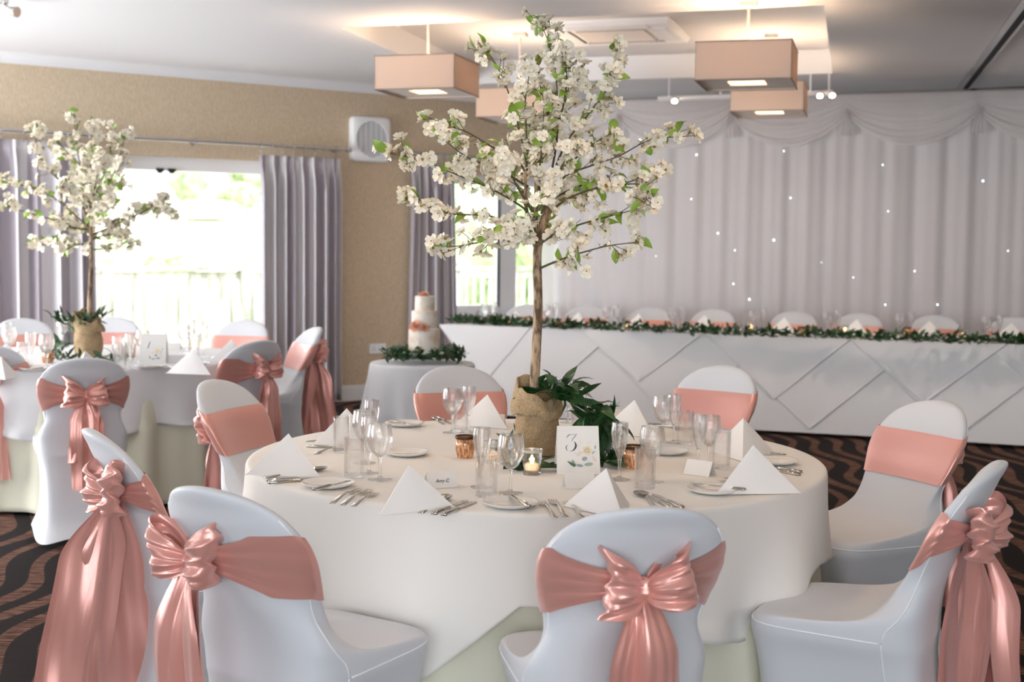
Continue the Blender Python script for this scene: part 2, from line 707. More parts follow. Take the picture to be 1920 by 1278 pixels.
t = bpy.data.objects.new('trim_2', None)
C.objects.link(t)
struct(t)
mb = MB()
flatbar(mb, g0, g1, .045, CZ - .020, CZ + .002, -.045)
flatbar(mb, g0, g1, .020, CZ - .020, CZ + .002, .035)
mb.obj('track_rail', M['metal'], t, smooth=False)
mb = MB()
flatbar(mb, g0, g1, .05, CZ - .006, CZ + .001, 0)
mb.obj('track_slot', M['dark'], t, smooth=False)
h0 = atz(1650, 174, CZ)
h1 = atz(1920, 163, CZ)
h0.z = h1.z = 0
h1 = h0 + (h1 - h0) * 2.2
t = bpy.data.objects.new('trim_3', None)
C.objects.link(t)
struct(t)
mb = MB()
flatbar(mb, h0, h1, .09, CZ - .012, CZ + .001, 0)
mb.obj('track_slot', M['dark'], t, smooth=False)
mb = MB()
flatbar(mb, h0, h1, .03, CZ - .022, CZ + .001, .07)
mb.obj('track_rail', M['metal'], t, smooth=False)
# windows -------------------------------------------------------------
w1 = bpy.data.objects.new('window_1', None)
C.objects.link(w1)
struct(w1)
mb = MB()
fz = .075
wbox(mb, w1a, w1b, w1z - .11, w1z, -.17, -.09)
wbox(mb, w1a, w1b, 0, .06, -.17, -.09)
for tt in (w1a, w1b - fz):
    wbox(mb, tt, tt + fz, 0, w1z, -.17, -.09)
mb.obj('window_frame', M['upvc'], w1, smooth=False)
mb = MB()
wbox(mb, w1a + fz, w1b - fz, .06, w1z - .11, -.135, -.13)
mb.obj('pane', M['pane'], w1, smooth=False)
for tt in (-1.745, -1.645):
    mb = MB()
    wbox(mb, tt - .03, tt + .03, 2.00, 2.025, -.09, -.06)
    wbox(mb, tt - .018, tt + .018, 1.985, 2.0, -.085, -.065)
    mb.obj('closer_bracket', M['dark'], w1, smooth=False)
w2 = bpy.data.objects.new('window_2', None)
C.objects.link(w2)
struct(w2)
mb = MB()
wbox(mb, w2a, w2b, w2z1 - .09, w2z1, -.15, -.07)
wbox(mb, w2a, w2b, w2z0, w2z0 + .09, -.15, -.07)
for tt, ww in ((w2a, .08), (1.63, .19), (w2b - .08, .08)):
    wbox(mb, tt, tt + ww, w2z0, w2z1, -.15, -.07)
wbox(mb, w2a + .08, 1.63, w2z0 + .09, w2z0 + .12, -.14, -.085)
mb.obj('window_frame', M['upvc'], w2, smooth=False)
mb = MB()
wbox(mb, w2a + .08, 1.63, w2z0 + .09, w2z1 - .09, -.115, -.11)
mb.obj('pane', M['pane'], w2, smooth=False)
mb = MB()
wbox(mb, 1.82, w2b - .08, w2z0 + .09, w2z1 - .09, -.115, -.11)
mb.obj('pane', M['pane'], w2, smooth=False)
mb = MB()
wbox(mb, 1.622, 1.632, w2z0 + .10, w2z1 - .09, -.11, -.066)
mb.obj('window_gasket', M['dark'], w2, smooth=False)
mb = MB()
wbox(mb, w2a - .05, w2b + .03, w2z0 - .03, w2z0, -.07, .09)
mb.obj('window_sill', M['wpaint'], w2, smooth=False)

# ============================================================ OUTSIDE
# deck of boards, railing, field, hillside, houses
deck = thing('timber_deck', 'pale boarded deck outside the windows', 'deck', W(0, -2.2, -.02))
me_cache = {}
nb = 26
for i in range(nb):
    o0 = -.30 - i * .135
    mb = MB()
    wbox(mb, -6.5, 7.5, -.05, -.02, o0 - .127, o0)
    o = mb.obj('deck_board', M['decking'], deck, smooth=False)
    o.matrix_parent_inverse = deck.matrix_world.inverted()
bpy.context.view_layer.update()
for o in deck.children:
    o.matrix_parent_inverse = deck.matrix_world.inverted()
OFR = -3.45
railz = 1.15
rail = thing('deck_railing', 'weathered timber railing with balusters along the deck', 'railing', W(0, OFR, 0))


def pinv(o, par):
    o.parent = par
    o.matrix_parent_inverse = Matrix.LocRotScale(par.location, par.rotation_euler, par.scale).inverted()
    return o


def railt(px):
    d = ray(px, 501)
    q = W(0, OFR)
    n = WN
    k = n.dot(q) / n.dot(d)
    return (Vector((d.x * k, d.y * k, 0)) - q).dot(WD)


mb = MB()
wbox(mb, -6.5, 7.5, railz - .045, railz, OFR - .07, OFR + .07)
wbox(mb, -6.5, 7.5, railz - .14, railz - .06, OFR - .025, OFR + .025)
pinv(mb.obj('top_rail', M['deckwood'], smooth=False), rail)
mb = MB()
wbox(mb, -6.5, 7.5, .05, .12, OFR - .025, OFR + .025)
pinv(mb.obj('bottom_rail', M['deckwood'], smooth=False), rail)
posts = [railt(p) for p in (200, 457, 866)]
posts += [railt(200) - 1.75, posts[2] + 1.75, posts[2] + 3.5, (posts[1] + posts[2]) / 2]
pm = None
for tt in posts:
    mb = MB()
    wbox(mb, tt - .06, tt + .06, -.02, railz + .05, OFR - .06, OFR + .06)
    wbox(mb, tt - .085, tt + .085, railz + .05, railz + .085, OFR - .085, OFR + .085)
    pinv(mb.obj('post', M['deckwood'], smooth=False), rail)
tt = -6.4
while tt < 7.4:
    if all(abs(tt - q) > .09 for q in posts):
        mb = MB()
        wbox(mb, tt - .021, tt + .021, .12, railz - .14, OFR - .02, OFR + .02)
        pinv(mb.obj('baluster', M['deckwood'], smooth=False), rail)
    tt += .125
# field and hillside


def gz(y):
    return -1.3 + 7.5 * ss(35, 210, y) + 17 * ss(210, 480, y)


mb = MB()


def gfn(u, v):
    y = 17 + 480 * v ** 1.6
    x = (-1 + 2 * u) * (60 + y * .9)
    return (x, y + max(0, (-x) * 0), gz(y) + .6 * noise.noise((x * .02, y * .02, 0)) * ss(30, 90, y))


mb.grid(gfn, 60, 60)
o = mb.obj('floor_field', M['grass'])
o.name = 'ground'
struct(o)


def house(px, pyb, Y, w_, d_, h_, roof, label, rz=0, nwin=3):
    g = aty(px, pyb, Y)
    root = thing('house', label, 'house', (g.x, Y, g.z), rz)
    mb = MB()
    mb.box((0, 0, h_ / 2 - 1), (w_, d_, h_ + 2))
    mb.add([(-w_ / 2, -d_ / 2, h_), (-w_ / 2, d_ / 2, h_), (-w_ / 2, 0, h_ + roof), (w_ / 2, -d_ / 2, h_), (w_ / 2, d_ / 2, h_), (w_ / 2, 0, h_ + roof)],
           [(0, 1, 2), (3, 5, 4), (0, 3, 4, 1)])
    mb.obj('wall', M['render'], root, smooth=False)
    mb = MB()
    e = .4
    for s_ in (-1, 1):
        y0, z0 = s_ * (d_ / 2 + e), h_ - e * roof / (d_ / 2)
        vs = []
        for dz in (0, .2):
            vs += [(-w_ / 2 - e, y0, z0 + dz), (w_ / 2 + e, y0, z0 + dz), (w_ / 2 + e, 0, h_ + roof + dz), (-w_ / 2 - e, 0, h_ + roof + dz)]
        mb.add(vs, [(0, 3, 2, 1), (4, 5, 6, 7), (0, 1, 5, 4), (1, 2, 6, 5), (2, 3, 7, 6), (3, 0, 4, 7)])
    mb.obj('roof', M['slate'], root, smooth=False)
    mb = MB()
    mb.box((w_ * .3, 0, h_ + roof + .4), (.9, .7, 1.6))
    mb.obj('chimney', M['render'], root, smooth=False)
    for i in range(nwin):
        x = (i + .5) / nwin * w_ - w_ / 2
        mb = MB()
        mb.box((x, -d_ / 2 - .02, h_ * .62), (w_ / nwin * .35, .12, 1.3))
        f = mb.obj('window', M['wpaint'], root, smooth=False)
        mb = MB()
        mb.box((x, -d_ / 2 - .09, h_ * .62), (w_ / nwin * .27, .06, 1.1))
        mb.obj('pane', M['grey'], f, smooth=False)


house(300, 375, 190, 11, 7, 3.4, 3.2, 'larger pale house on the hillside seen through the left window', R(12), 4)
house(386, 378, 150, 4.2, 4, 2.4, 1.9, 'small pale house with pitched roof beside the hedge on the hillside', R(-8), 2)


def blob_tree(px, pyb, Y, rw, rh, label, kind='tree', trunk=0, seed=0):
    rnd = random.Random(seed)
    g = aty(px, pyb, Y)
    root = thing('field_tree' if trunk else 'hedge_bush', label, kind, (g.x, Y, g.z))
    bm = bmesh.new()
    for k in range(7):
        cx, cy, cz = rnd.uniform(-.5, .5) * rw, rnd.uniform(-.4, .4) * rw, trunk + rh * rnd.uniform(.35, .75)
        r = rnd.uniform(.38, .58)
        mt_ = Matrix.Translation((cx, cy, cz)) @ Matrix.Diagonal((rw * r, rw * r, rh * r * .9, 1))
        bmesh.ops.create_icosphere(bm, subdivisions=3, radius=1, matrix=mt_)
    for v in bm.verts:
        q = v.co * (3.0 / rw)
        v.co += Vector((noise.noise(q), noise.noise(q + Vector((9, 0, 0))), noise.noise(q + Vector((0, 9, 0))))) * rw * .22
        q = q * 3
        v.co += Vector((noise.noise(q), noise.noise(q + Vector((9, 0, 0))), noise.noise(q + Vector((0, 9, 0))))) * rw * .08
    me = bpy.data.meshes.new('foliage')
    bm.to_mesh(me)
    bm.free()
    me.materials.append(M['bush'])
    mobj('foliage', me, root)
    mb = MB()
    mb.tube([(0, 0, -1.2), (0, 0, trunk + rh * .5)], [rw * .06, rw * .035], 8)
    mb.obj('trunk', M['bark'], root)


blob_tree(356, 390, 120, 2.0, 2.6, 'round tree standing alone in the field in front of the houses', trunk=.8, seed=1)
blob_tree(428, 378, 140, 1.7, 1.6, 'low hedge bush right of the small house', 'bush', seed=2)
blob_tree(463, 386, 135, 1.9, 2.0, 'wide dark hedge at the right of the left window view', 'bush', seed=3)
blob_tree(455, 352, 260, 9, 7.5, 'tall trees on the skyline above the hedge, right of the houses', seed=4, trunk=1)
blob_tree(400, 338, 330, 9, 5, 'pale distant trees on the skyline behind the small house', seed=5, trunk=1)
blob_tree(245, 370, 230, 6, 6, 'distant tree left of the larger house', seed=6, trunk=1)
blob_tree(520, 375, 230, 6, 7, 'hillside trees mostly behind the centre curtain', seed=16, trunk=1)
blob_tree(930, 560, 24, 1.5, 2.0, 'leafy garden bush beyond the railing, right part of the narrow window', 'bush', seed=7)
blob_tree(872, 575, 26, 1.1, 1.5, 'pale garden bush beyond the railing beside the grey curtain', 'bush', seed=8)
blob_tree(1000, 570, 25, 1.4, 2.2, 'garden bush seen through the right-hand pane beside the backdrop', 'bush', seed=9)
blob_tree(880, 445, 90, 5, 5.4, 'distant green trees seen high in the narrow window', seed=10, trunk=.5)
blob_tree(960, 450, 95, 5.5, 6.4, 'distant green tree behind the window mullion', seed=11, trunk=.5)
blob_tree(330, 515, 40, .9, .6, 'low weeds just above the railing in the left window', 'weeds', seed=12)

# ============================================================ WALL FITTINGS
def curtain(name, label, ta, tb, z0, z1, n, seed, flare=0):
    rnd = random.Random(seed)
    root = thing(name, label, 'curtain', W((ta + tb) / 2, .11, z0))
    mb = MB()
    nu = n * 22
    ph = [rnd.uniform(.8, 1.25) for _ in range(n + 1)]
    acc = [0]
    for q in ph[:n]:
        acc.append(acc[-1] + q)
    tot = acc[-1]
    amp = [rnd.uniform(.035, .06) for _ in range(n + 1)]
    stripe = []

    def fn(u, v):
        s = u * tot
        k = 0
        while k < n - 1 and acc[k + 1] < s:
            k += 1
        f = (s - acc[k]) / (acc[k + 1] - acc[k])
        a = amp[k] * (.35 + .65 * ss(1.0, .86, v))
        off = a * (math.sin(2 * PI * f) + .25 * math.sin(4 * PI * f + k)) + .008 * noise.noise((u * 20, v * 2, seed))
        pinch = .012 * math.exp(-((v - .955) / .015) ** 2)
        tt = ta + (tb - ta) * u + .35 * a * math.cos(2 * PI * f) + flare * (1 - v) * (u - .5)
        return W(tt, .11 + off - pinch * math.copysign(1, off), z0 + (z1 - z0) * v)
    mb.grid(fn, nu, 26)
    o = mb.obj('drape', M['curtain'], None, smooth=True)
    at = o.data.attributes.new('stripe', 'FLOAT', 'POINT')
    vals = []
    for j in range(27):
        for i in range(nu + 1):
            vals.append(.5 + .5 * math.sin(i / nu * n * 2 * PI * .71 + 1.3 + seed))
    at.data.foreach_set('value', vals)
    pinv(o, root)
    sm = o.modifiers.new('cloth_thickness', 'SOLIDIFY')
    sm.thickness = .003
    return root


curtain('curtain', 'grey striped floor-length curtain at the far left behind the blossom tree', -3.75, -2.36, .02, 2.185, 9, 1)
curtain('curtain', 'grey striped floor-length curtain right of the patio window', -.95, -.19, .02, 2.165, 8, 2)
curtain('curtain', 'grey striped floor-length curtain behind the wedding cake', .53, .98, .02, 2.17, 6, 3, .12)


def pole(label, ta, tb, z, rings, ends, brk):
    root = thing('curtain_pole', label, 'curtain pole', W((ta + tb) / 2, .11, z))
    mb = MB()
    mb.tube([W(ta, .11, z), W(tb, .11, z)], .016, 12)
    pinv(mb.obj('pole', M['metal']), root)
    for e in ends:
        mb = MB()
        sgn = 1 if e > (ta + tb) / 2 else -1
        mb.tube([W(e, .11, z), W(e + sgn * .05, .11, z)], .024, 12)
        pinv(mb.obj('finial', M['metal']), root)
    for b in brk:
        mb = MB()
        mb.tube([W(b, .0, z), W(b, .11, z)], .010, 8)
        mb.tube([W(b, .0, z), W(b, .012, z)], .03, 12)
        mb.tube([W(b - .012, .11, z), W(b + .012, .11, z)], .022, 12)
        pinv(mb.obj('bracket', M['metal']), root)
    rm = None
    for r_ in rings:
        if rm is None:
            mb = MB()
            q = []
            for i in range(17):
                a = 2 * PI * i / 16
                q.append((WN.x * .024 * math.cos(a), WN.y * .024 * math.cos(a), .024 * math.sin(a)))
            mb.tube(q, .0035, 6)
            mb.tube([(0, 0, -.024), (0, 0, -.075)], .003, 5)
            rm = mb.mesh('ring', M['metal'])
        c = W(r_, .11, z - .006)
        o = mobj('ring', rm, None, c)
        pinv(o, root)


pole('long steel curtain pole above the patio window', -3.9, -.13, 2.25, [-3.7 + i * .165 for i in range(9)] + [-.93 + i * .1 for i in range(8)], [-.13], [-1.5, -.2, -3.4])
pole('steel curtain pole above the narrow window behind the blossom tree', .46, 2.1, 2.245, [.55 + i * .085 for i in range(6)], [.46], [.5, 1.9])

# extractor fan
fan = thing('extractor_fan', 'white square extractor fan with round grille high on tan wall', 'fan', W(.152, 0, 2.357))
FX = Matrix.Translation(W(.152, 0, 2.357)) @ Matrix.Rotation(WANG, 4, 'Z')   # local: x along wall, -y into room


def local(mb, mtx):
    mb.v = [tuple(mtx @ Vector(p)) for p in mb.v]
    return mb


mb = MB()
hw, hh = .195, .200


def fanbody(u, v):
    a = 2 * PI * u
    prof = [(1, 0), (1, .045), (.985, .06), (.94, .068), (.80, .072), (.80, .060)]
    k = v * (len(prof) - 1)
    i = min(int(k), len(prof) - 2)
    f = k - i
    s_ = prof[i][0] * (1 - f) + prof[i + 1][0] * f
    y = prof[i][1] * (1 - f) + prof[i + 1][1] * f
    e = .16 if v <= .8 else 1
    if v >= .75:
        return (.158 * math.cos(a) * s_ / .8, -y, .158 * math.sin(a) * s_ / .8)
    return (hw * sgp(math.cos(a), .22) * s_, -y, hh * sgp(math.sin(a), .22) * s_)


mb.grid(fanbody, 64, 5, cu=True)
pinv(local(mb, FX).obj('fan_housing', M['upvc']), fan)
mb = MB()
mb.add([(.158 * math.cos(a * PI / 16), -.035, .158 * math.sin(a * PI / 16)) for a in range(32)], [tuple(range(32))])
pinv(local(mb, FX).obj('fan_recess', M['grey'], smooth=False), fan)
for i in range(15):
    z = -.143 + i * .0204
    hx = math.sqrt(max(.157 ** 2 - z * z, .0004))
    mb = MB()
    mb.box((0, -.057, z), (hx * 2, .012, .011))
    pinv(local(mb, FX).obj('grille_slat', M['upvc'], smooth=False), fan)
for i in range(5):
    x = -.105 + i * .0525
    hz = math.sqrt(.157 ** 2 - x * x)
    mb = MB()
    mb.box((x, -.050, 0), (.005, .012, hz * 2))
    pinv(local(mb, FX).obj('grille_bar', M['upvc'], smooth=False), fan)
# double socket
sk = thing('wall_socket', 'white double plug socket low on tan wall left of cake table', 'socket', W(.249, 0, .465))
SX = Matrix.Translation(W(.249, 0, .465)) @ Matrix.Rotation(WANG, 4, 'Z')
mb = MB()
mb.box((0, -.005, 0), (.165, .010, .092))
mb.box((0, -.011, 0), (.155, .004, .082))
pinv(local(mb, SX).obj('face_plate', M['upvc'], smooth=False), sk)
for s_ in (-1, 1):
    mb = MB()
    for dx, dz, a, b in ((0, .014, .005, .012), (-.012, -.010, .010, .005), (.012, -.010, .010, .005)):
        mb.box((s_ * .042 + dx, -.0135, dz), (a, .002, b))
    pinv(local(mb, SX).obj('socket_holes', M['dark'], smooth=False), sk)
    mb = MB()
    mb.box((s_ * .012, -.0145, .028), (.014, .005, .02))
    pinv(local(mb, SX).obj('rocker_switch', M['upvc'], smooth=False), sk)

# ceiling cassette unit
ac = thing('air_conditioner', 'square white ceiling cassette air conditioner in the coffer behind the blossom', 'air conditioner', (.77, 10.0, CZ + .2), R(-17))
mb = MB()
a_ = .47
mb.lathe([(a_ * 1.414, 0), (a_ * 1.414, -.02), (a_ * 1.36, -.045)], 4, cap0=False, cap1=True)
mb.v = [tuple(Matrix.Rotation(PI / 4, 3, 'Z') @ Vector(p)) for p in mb.v]
mb.obj('cassette_body', M['upvc'], ac, smooth=False)
mb = MB()
mb.box((0, 0, -.048), (.52, .52, .008))
mb.obj('intake_grille', mat('beige_grille', (.45, .40, .35), .7), ac, smooth=False)
for i in range(10):
    mb = MB()
    mb.box((0, -.225 + i * .05, -.0545), (.50, .022, .006))
    mb.obj('grille_slat', M['diffuser'], ac, smooth=False)
for k in range(4):
    mb = MB()
    mb.box((0, .365, -.050), (.60, .105, .010))
    mb.box((0, .425, -.046), (.60, .012, .010))
    mb.v = [tuple(Matrix.Rotation(k * PI / 2, 3, 'Z') @ Vector(p)) for p in mb.v]
    o = mb.obj('air_flap', M['wpaint'], ac, smooth=False)
    mb = MB()
    mb.box((0, .310, -.0475), (.60, .006, .006))
    mb.v = [tuple(Matrix.Rotation(k * PI / 2, 3, 'Z') @ Vector(p)) for p in mb.v]
    mb.obj('flap_gap', M['dark'], o, smooth=False)

# pendants


def pendant(pc, D, pyb, label, ztop, hgt=.215, s_=.54):
    """pc: pixel of bottom-front centre; D: its distance"""
    g = aty(pc, pyb, D)
    yaw = R(-15.8)
    back = Vector((-math.sin(yaw), math.cos(yaw), 0))
    c = g + back * s_ / 2
    root = thing('pendant_lamp', label, 'pendant lamp', (c.x, c.y, g.z), yaw, 'square beige pendant lamps')
    mb = MB()
    h2 = s_ / 2
    t_ = .004
    for k in range(4):
        b = MB()
        b.box((0, h2 - t_ / 2, hgt / 2), (s_, t_, hgt))
        b.v = [tuple(Matrix.Rotation(k * PI / 2, 3, 'Z') @ Vector(p)) for p in b.v]
        mb.add(b.v, b.f)
    sh = mb.obj('lamp_shade', M['shade'], root, smooth=False)
    mb = MB()
    for k in range(4):
        for zz in (.0, hgt):
            b = MB()
            b.box((0, h2, zz), (s_ + .006, .005, .006))
            b.v = [tuple(Matrix.Rotation(k * PI / 2, 3, 'Z') @ Vector(p)) for p in b.v]
            mb.add(b.v, b.f)
    mb.obj('shade_trim', mat('taupe_trim', (.30, .20, .15), .7), sh, smooth=False)
    mb = MB()
    q = .105
    for a, b_, c_, d_ in ((-h2, h2, -h2, -q), (-h2, h2, q, h2), (-h2, -q, -q, q), (q, h2, -q, q)):
        mb.box(((a + b_) / 2, (c_ + d_) / 2, .012), (b_ - a - .004, d_ - c_ - .002, .006))
    mb.obj('diffuser', M['diffuser'], root, smooth=False)
    mb = MB()
    mb.box((0, 0, .02), (q * 2, q * 2, .004))
    mb.obj('light_opening', M['glow'], root, smooth=False)
    mb = MB()
    mb.tube([(0, 0, hgt * .5), (0, 0, ztop - g.z)], .009, 10)
    mb.box((0, 0, hgt - .01), (s_ - .02, .012, .006))
    mb.box((0, 0, ztop - g.z - .015), (.10, .10, .03))
    mb.obj('drop_rod', M['diffuser'], root, smooth=False)
    l = bpy.data.lights.new('pendant_bulb', 'POINT')
    l.energy = 17
    l.color = (1, .74, .52)
    l.shadow_soft_size = .05
    o = bpy.data.objects.new('pendant_bulb', l)
    C.objects.link(o)
    o.location = (c.x, c.y, g.z + hgt * .62)
    return root


pendant(776, 8.5, 166, 'beige square pendant lamp furthest left, in front of the extractor fan wall', CZ + .2)
pendant(956, 9.95, 218, 'beige square pendant lamp half hidden behind the blossom tree', CZ + .2)
pendant(1392, 7.5, 148, 'largest beige square pendant lamp, nearest, right of the air conditioner', CZ)
pendant(1437, 9.9, 207, 'lower smaller-looking beige square pendant lamp in front of the swagged backdrop', CZ + .2)

# track lights near the backdrop


def track(pxa, pxb, pya, pyb, D, bulbs, label):
    a, b = aty(pxa, pya, D), aty(pxb, pyb, D - (pxb - pxa) / F * D * .34)
    b.z = a.z
    root = thing('spotlight_bar', label, 'spotlight bar', (a + b) / 2)
    mb = MB()
    mb.tube([a, b], .02, 8)
    for f in (.15, .85):
        p = a.lerp(b, f)
        mb.tube([p, (p.x, p.y, CZ)], .008, 6)
    pinv(mb.obj('bar', M['wpaint']), root)
    for px in bulbs:
        f = (px - pxa) / (pxb - pxa)
        p = a.lerp(b, f)
        mb = MB()
        dr = Vector((.2, -.7, -.55)).normalized()
        mb.tube([p, p + dr * .02, p + dr * .05], [.012, .026, .034], 14)
        hd = pinv(mb.obj('spot_head', M['metal']), root)
        mb = MB()
        q = p + dr * .046
        n_ = MB().lathe([(.0, -.02), (.02, -.014), (.028, 0), (.02, .014), (0, .02)], 14, cap0=False, cap1=False)
        mb.add([Vector(v) + q for v in n_.v], n_.f)
        ob = mb.obj('spot_bulb', M['bulb'])
        pinv(ob, root)
    return root


track(1234, 1372, 185, 180, 11.3, (1262,), 'ceiling spotlight bar left of the pendant lamps above the backdrop')
track(1512, 1562, 175, 173, 10.9, (1533, 1556), 'short ceiling spotlight bar right of the pendant lamps')
a = aty(8, 72, 7.9)
cs = thing('ceiling_spotlight', 'small steel ceiling spotlight at the top left corner', 'spotlight', (a.x, a.y, CZ))
mb = MB()
mb.tube([(0, 0, 0), (0, 0, -.03)], .03, 14)
mb.tube([(0, 0, -.03), (.05, -.02, -.07)], .008, 6)
mb.obj('spot_mount', M['metal'], cs)
mb = MB()
mb.tube([(.02, 0, -.07), (.09, -.03, -.085)], [.018, .032], 14)
mb.obj('spot_head', M['metal'], cs)
a = aty(515, 2, 6)
sd = thing('smoke_detector', 'tiny round ceiling fitting at the top edge', 'detector', (a.x * 1.12, a.y * 1.12, CZ))
mb = MB()
mb.lathe([(.03, 0), (.03, -.02), (.015, -.03)], 16)
mb.obj('detector_body', M['metal'], sd)

# ============================================================ BACKDROP
BO = Vector((.27, 12.16, 0))


def B(s, off, z):
    n = Vector((E1.y, -E1.x, 0))       # towards the room
    p = BO + E1 * s + n * off
    return Vector((p.x, p.y, z))


def bs(px, off=0):
    d = ray(px, 400)
    n = Vector((E1.y, -E1.x, 0))
    o = BO + n * off
    k = n.dot(o) / n.dot(d)
    return (Vector((d.x * k, d.y * k, 0)) - o).dot(E1)


bd = thing('backdrop_curtain', 'white pleated voile backdrop with swagged valance and star lights', 'backdrop', B(2.7, 0, 0))
mb = MB()
rb = random.Random(4)
fr_ = [(rb.uniform(8, 26), rb.uniform(0, 6.28), rb.uniform(.3, 1)) for _ in range(9)]


def bfn(u, v):
    s = -.02 + 5.7 * u
    o = sum(a * math.sin(s * f + p + .25 * math.sin(3 * v + p)) for f, p, a in fr_) * .0062
    o += .005 * math.sin(s * 55 + 2 * math.sin(s * 3)) * ss(0, .3, v)
    return B(s, o, .012 + 2.71 * v)


mb.grid(bfn, 520, 14)
pinv(mb.obj('pleated_drape', M['voile'], smooth=True), bd)
anch = [-.30, .73, 1.736, 2.72, 3.78, 4.82, 5.7]
for k in range(len(anch) - 1):
    a, b = anch[k], anch[k + 1]
    mb = MB()

    def sfn(u, v, a=a, b=b, k=k):
        s = a + (b - a) * u
        x = 2 * u - 1
        sag = (1 - x * x) ** .85
        drop = .16 + .28 * sag
        vv = v
        z = 2.735 - drop * vv - .004
        fold = .012 * math.sin(vv * 2 * PI * 3.3 - .6 + k) * (.35 + .65 * vv) * (.25 + .75 * sag)
        fold += .012 * math.sin(vv * 2 * PI * 7 + x * 2) * vv
        off = .055 + .03 * vv * sag + fold
        return B(max(s, -.02), off, z)
    mb.grid(sfn, 36, 40)
    pinv(mb.obj('swag', M['swag'], smooth=True), bd)
for s in anch[1:-1]:
    mb = MB()
    mb.grid(lambda u, v: B(s + (u - .5) * .09 * (.5 + v * .5), .075 + .018 * math.sin(u * 6 * PI), 2.60 - .22 * v), 18, 6)
    pinv(mb.obj('swag_tail', M['swag'], smooth=True), bd)
mb = MB()
mb.tube([B(-.05, 0, 2.74), B(5.7, 0, 2.74)], .014, 8)
pinv(mb.obj('support_pole', M['metal']), bd)
lm = MB().lathe([(0, -.0055), (.004, -.004), (.0055, 0), (.004, .004), (0, .0055)], 8, cap0=False, cap1=False).mesh('star_light', M['led'])
n = Vector((E1.y, -E1.x, 0))
for px, py, sc in ((1306, 290, 1), (1470, 283, .8), (1843, 339, 1.25), (1655, 309, .7), (1482, 371, .9), (1296, 373, .7), (1346, 437, .9), (1451, 450, 1.2), (1378, 469, .7),
                   (1375, 532, .9), (1405, 561, 1.1), (1665, 396, .7), (1715, 508, .8), (1758, 571, 1), (1660, 571, .8), (1200, 262, .8), (1137, 395, .7), (1540, 492, .6), (1890, 470, .7), (1600, 520, .6), (1230, 480, .6)):
    d = ray(px, py)
    o_ = BO + n * .055
    k = n.dot(o_) / n.dot(d)
    o = mobj('star_light', lm, None, (d.x * k, d.y * k, H + d.z * k), None, sc)
    pinv(o, bd)
# ============================================================ CHAIRS
SEC = [  # Fy, Fz, By, Bz, halfwidth, exponent, shell curve
    (.262, .000, -.300, .000, .222, 5, 0), (.232, .10, -.258, .10, .195, 5, 0), (.222, .25, -.232, .25, .188, 5, 0),
    (.232, .36, -.218, .36, .194, 5, 0), (.240, .425, -.214, .42, .204, 5, 0), (.228, .460, -.213, .445, .207, 5, 0),
    (.185, .473, -.214, .475, .207, 5, 0), (.070, .472, -.219, .51, .204, 5, .004), (-.015, .476, -.226, .54, .197, 4.6, .010),
    (-.070, .492, -.235, .57, .186, 4.2, .016), (-.112, .520, -.246, .60, .174, 3.8, .022), (-.145, .560, -.257, .63, .171, 3.5, .027),
    (-.178, .608, -.272, .665, .179, 3.2, .031), (-.206, .66, -.288, .70, .192, 3, .034), (-.230, .715, -.306, .735, .200, 3, .035),
    (-.254, .765, -.324, .775, .198, 2.8, .033), (-.278, .805, -.342, .81, .184, 2.6, .029), (-.297, .836, -.355, .840, .160, 2.5, .023),
    (-.316, .860, -.367, .862, .127, 2.4, .016), (-.330, .876, -.373, .877, .087, 2.2, .008), (-.345, .885, -.371, .885, .040, 2, .002),
    (-.355, .887, -.362, .887, .008, 2, 0)]
NS = len(SEC) - 1


def secat(t):
    t = max(0, min(NS, t))
    k = min(int(t), NS - 1)
    u = t - k
    P = [SEC[max(k - 1, 0)], SEC[k], SEC[k + 1], SEC[min(k + 2, NS)]]
    return [.5 * (2 * b + (c - a) * u + (2 * a - 5 * b + 4 * c - d) * u * u + (3 * b - a - 3 * c + d) * u ** 3) for a, b, c, d in zip(*P)]


def cpt(t, phi):
    Fy, Fz, By, Bz, w_, n, cv = secat(t)
    cx, sy = sgp(math.cos(phi), 2 / n), sgp(math.sin(phi), 2 / n)
    k = (sy + 1) / 2
    x = w_ * cx
    y = By + (Fy - By) * k + cv * cx * cx
    z = Bz + (Fz - Bz) * k
    if t < 4:
        lo = 1 - t / 4
        x *= 1 - .07 * math.sin(min(1, lo * 1.2) * PI) * (1 - sy * sy)
        y -= .02 * math.copysign(1, sy) * math.sin(min(1, lo * 1.2) * PI) * (1 - cx * cx) * abs(sy)
        z += .055 * ss(1.6, 0, t) * (1 - (abs(cx) * abs(sy)) ** 2)
    return Vector((x, y, z))


def chair_cover():
    mb = MB()
    nt, nphi = 92, 56
    mb.grid(lambda u, v: cpt(v * NS, 2 * PI * u), nphi, nt, cu=True)
    mb.f.append(tuple(nt * nphi + i for i in range(nphi)))
    mb.m.append(0)
    return mb.mesh('stretch_cover', M['spandex'], smooth=True)


def chair_seams():
    mb = MB()
    mb.tube([cpt(4.55, a) + Vector((0, 0, .001)) for a in [R(-12 + 204 * i / 40) for i in range(41)]], .0022, 5)
    for a in (R(-14), R(194)):
        mb.tube([cpt(t, a) * 1.0 for t in [4.55 + .5 * i for i in range(25)]], .0020, 5)
        mb.tube([cpt(t, a) * 1.002 for t in [4.55 - .38 * i for i in range(12)]], .0020, 5)
    return mb.mesh('cover_seam', M['seam'], smooth=True)


def t_for_z(phi, z):
    a, b = 9.0, float(NS)
    for _ in range(22):
        m = (a + b) / 2
        if cpt(m, phi).z < z:
            a = m
        else:
            b = m
    return (a + b) / 2


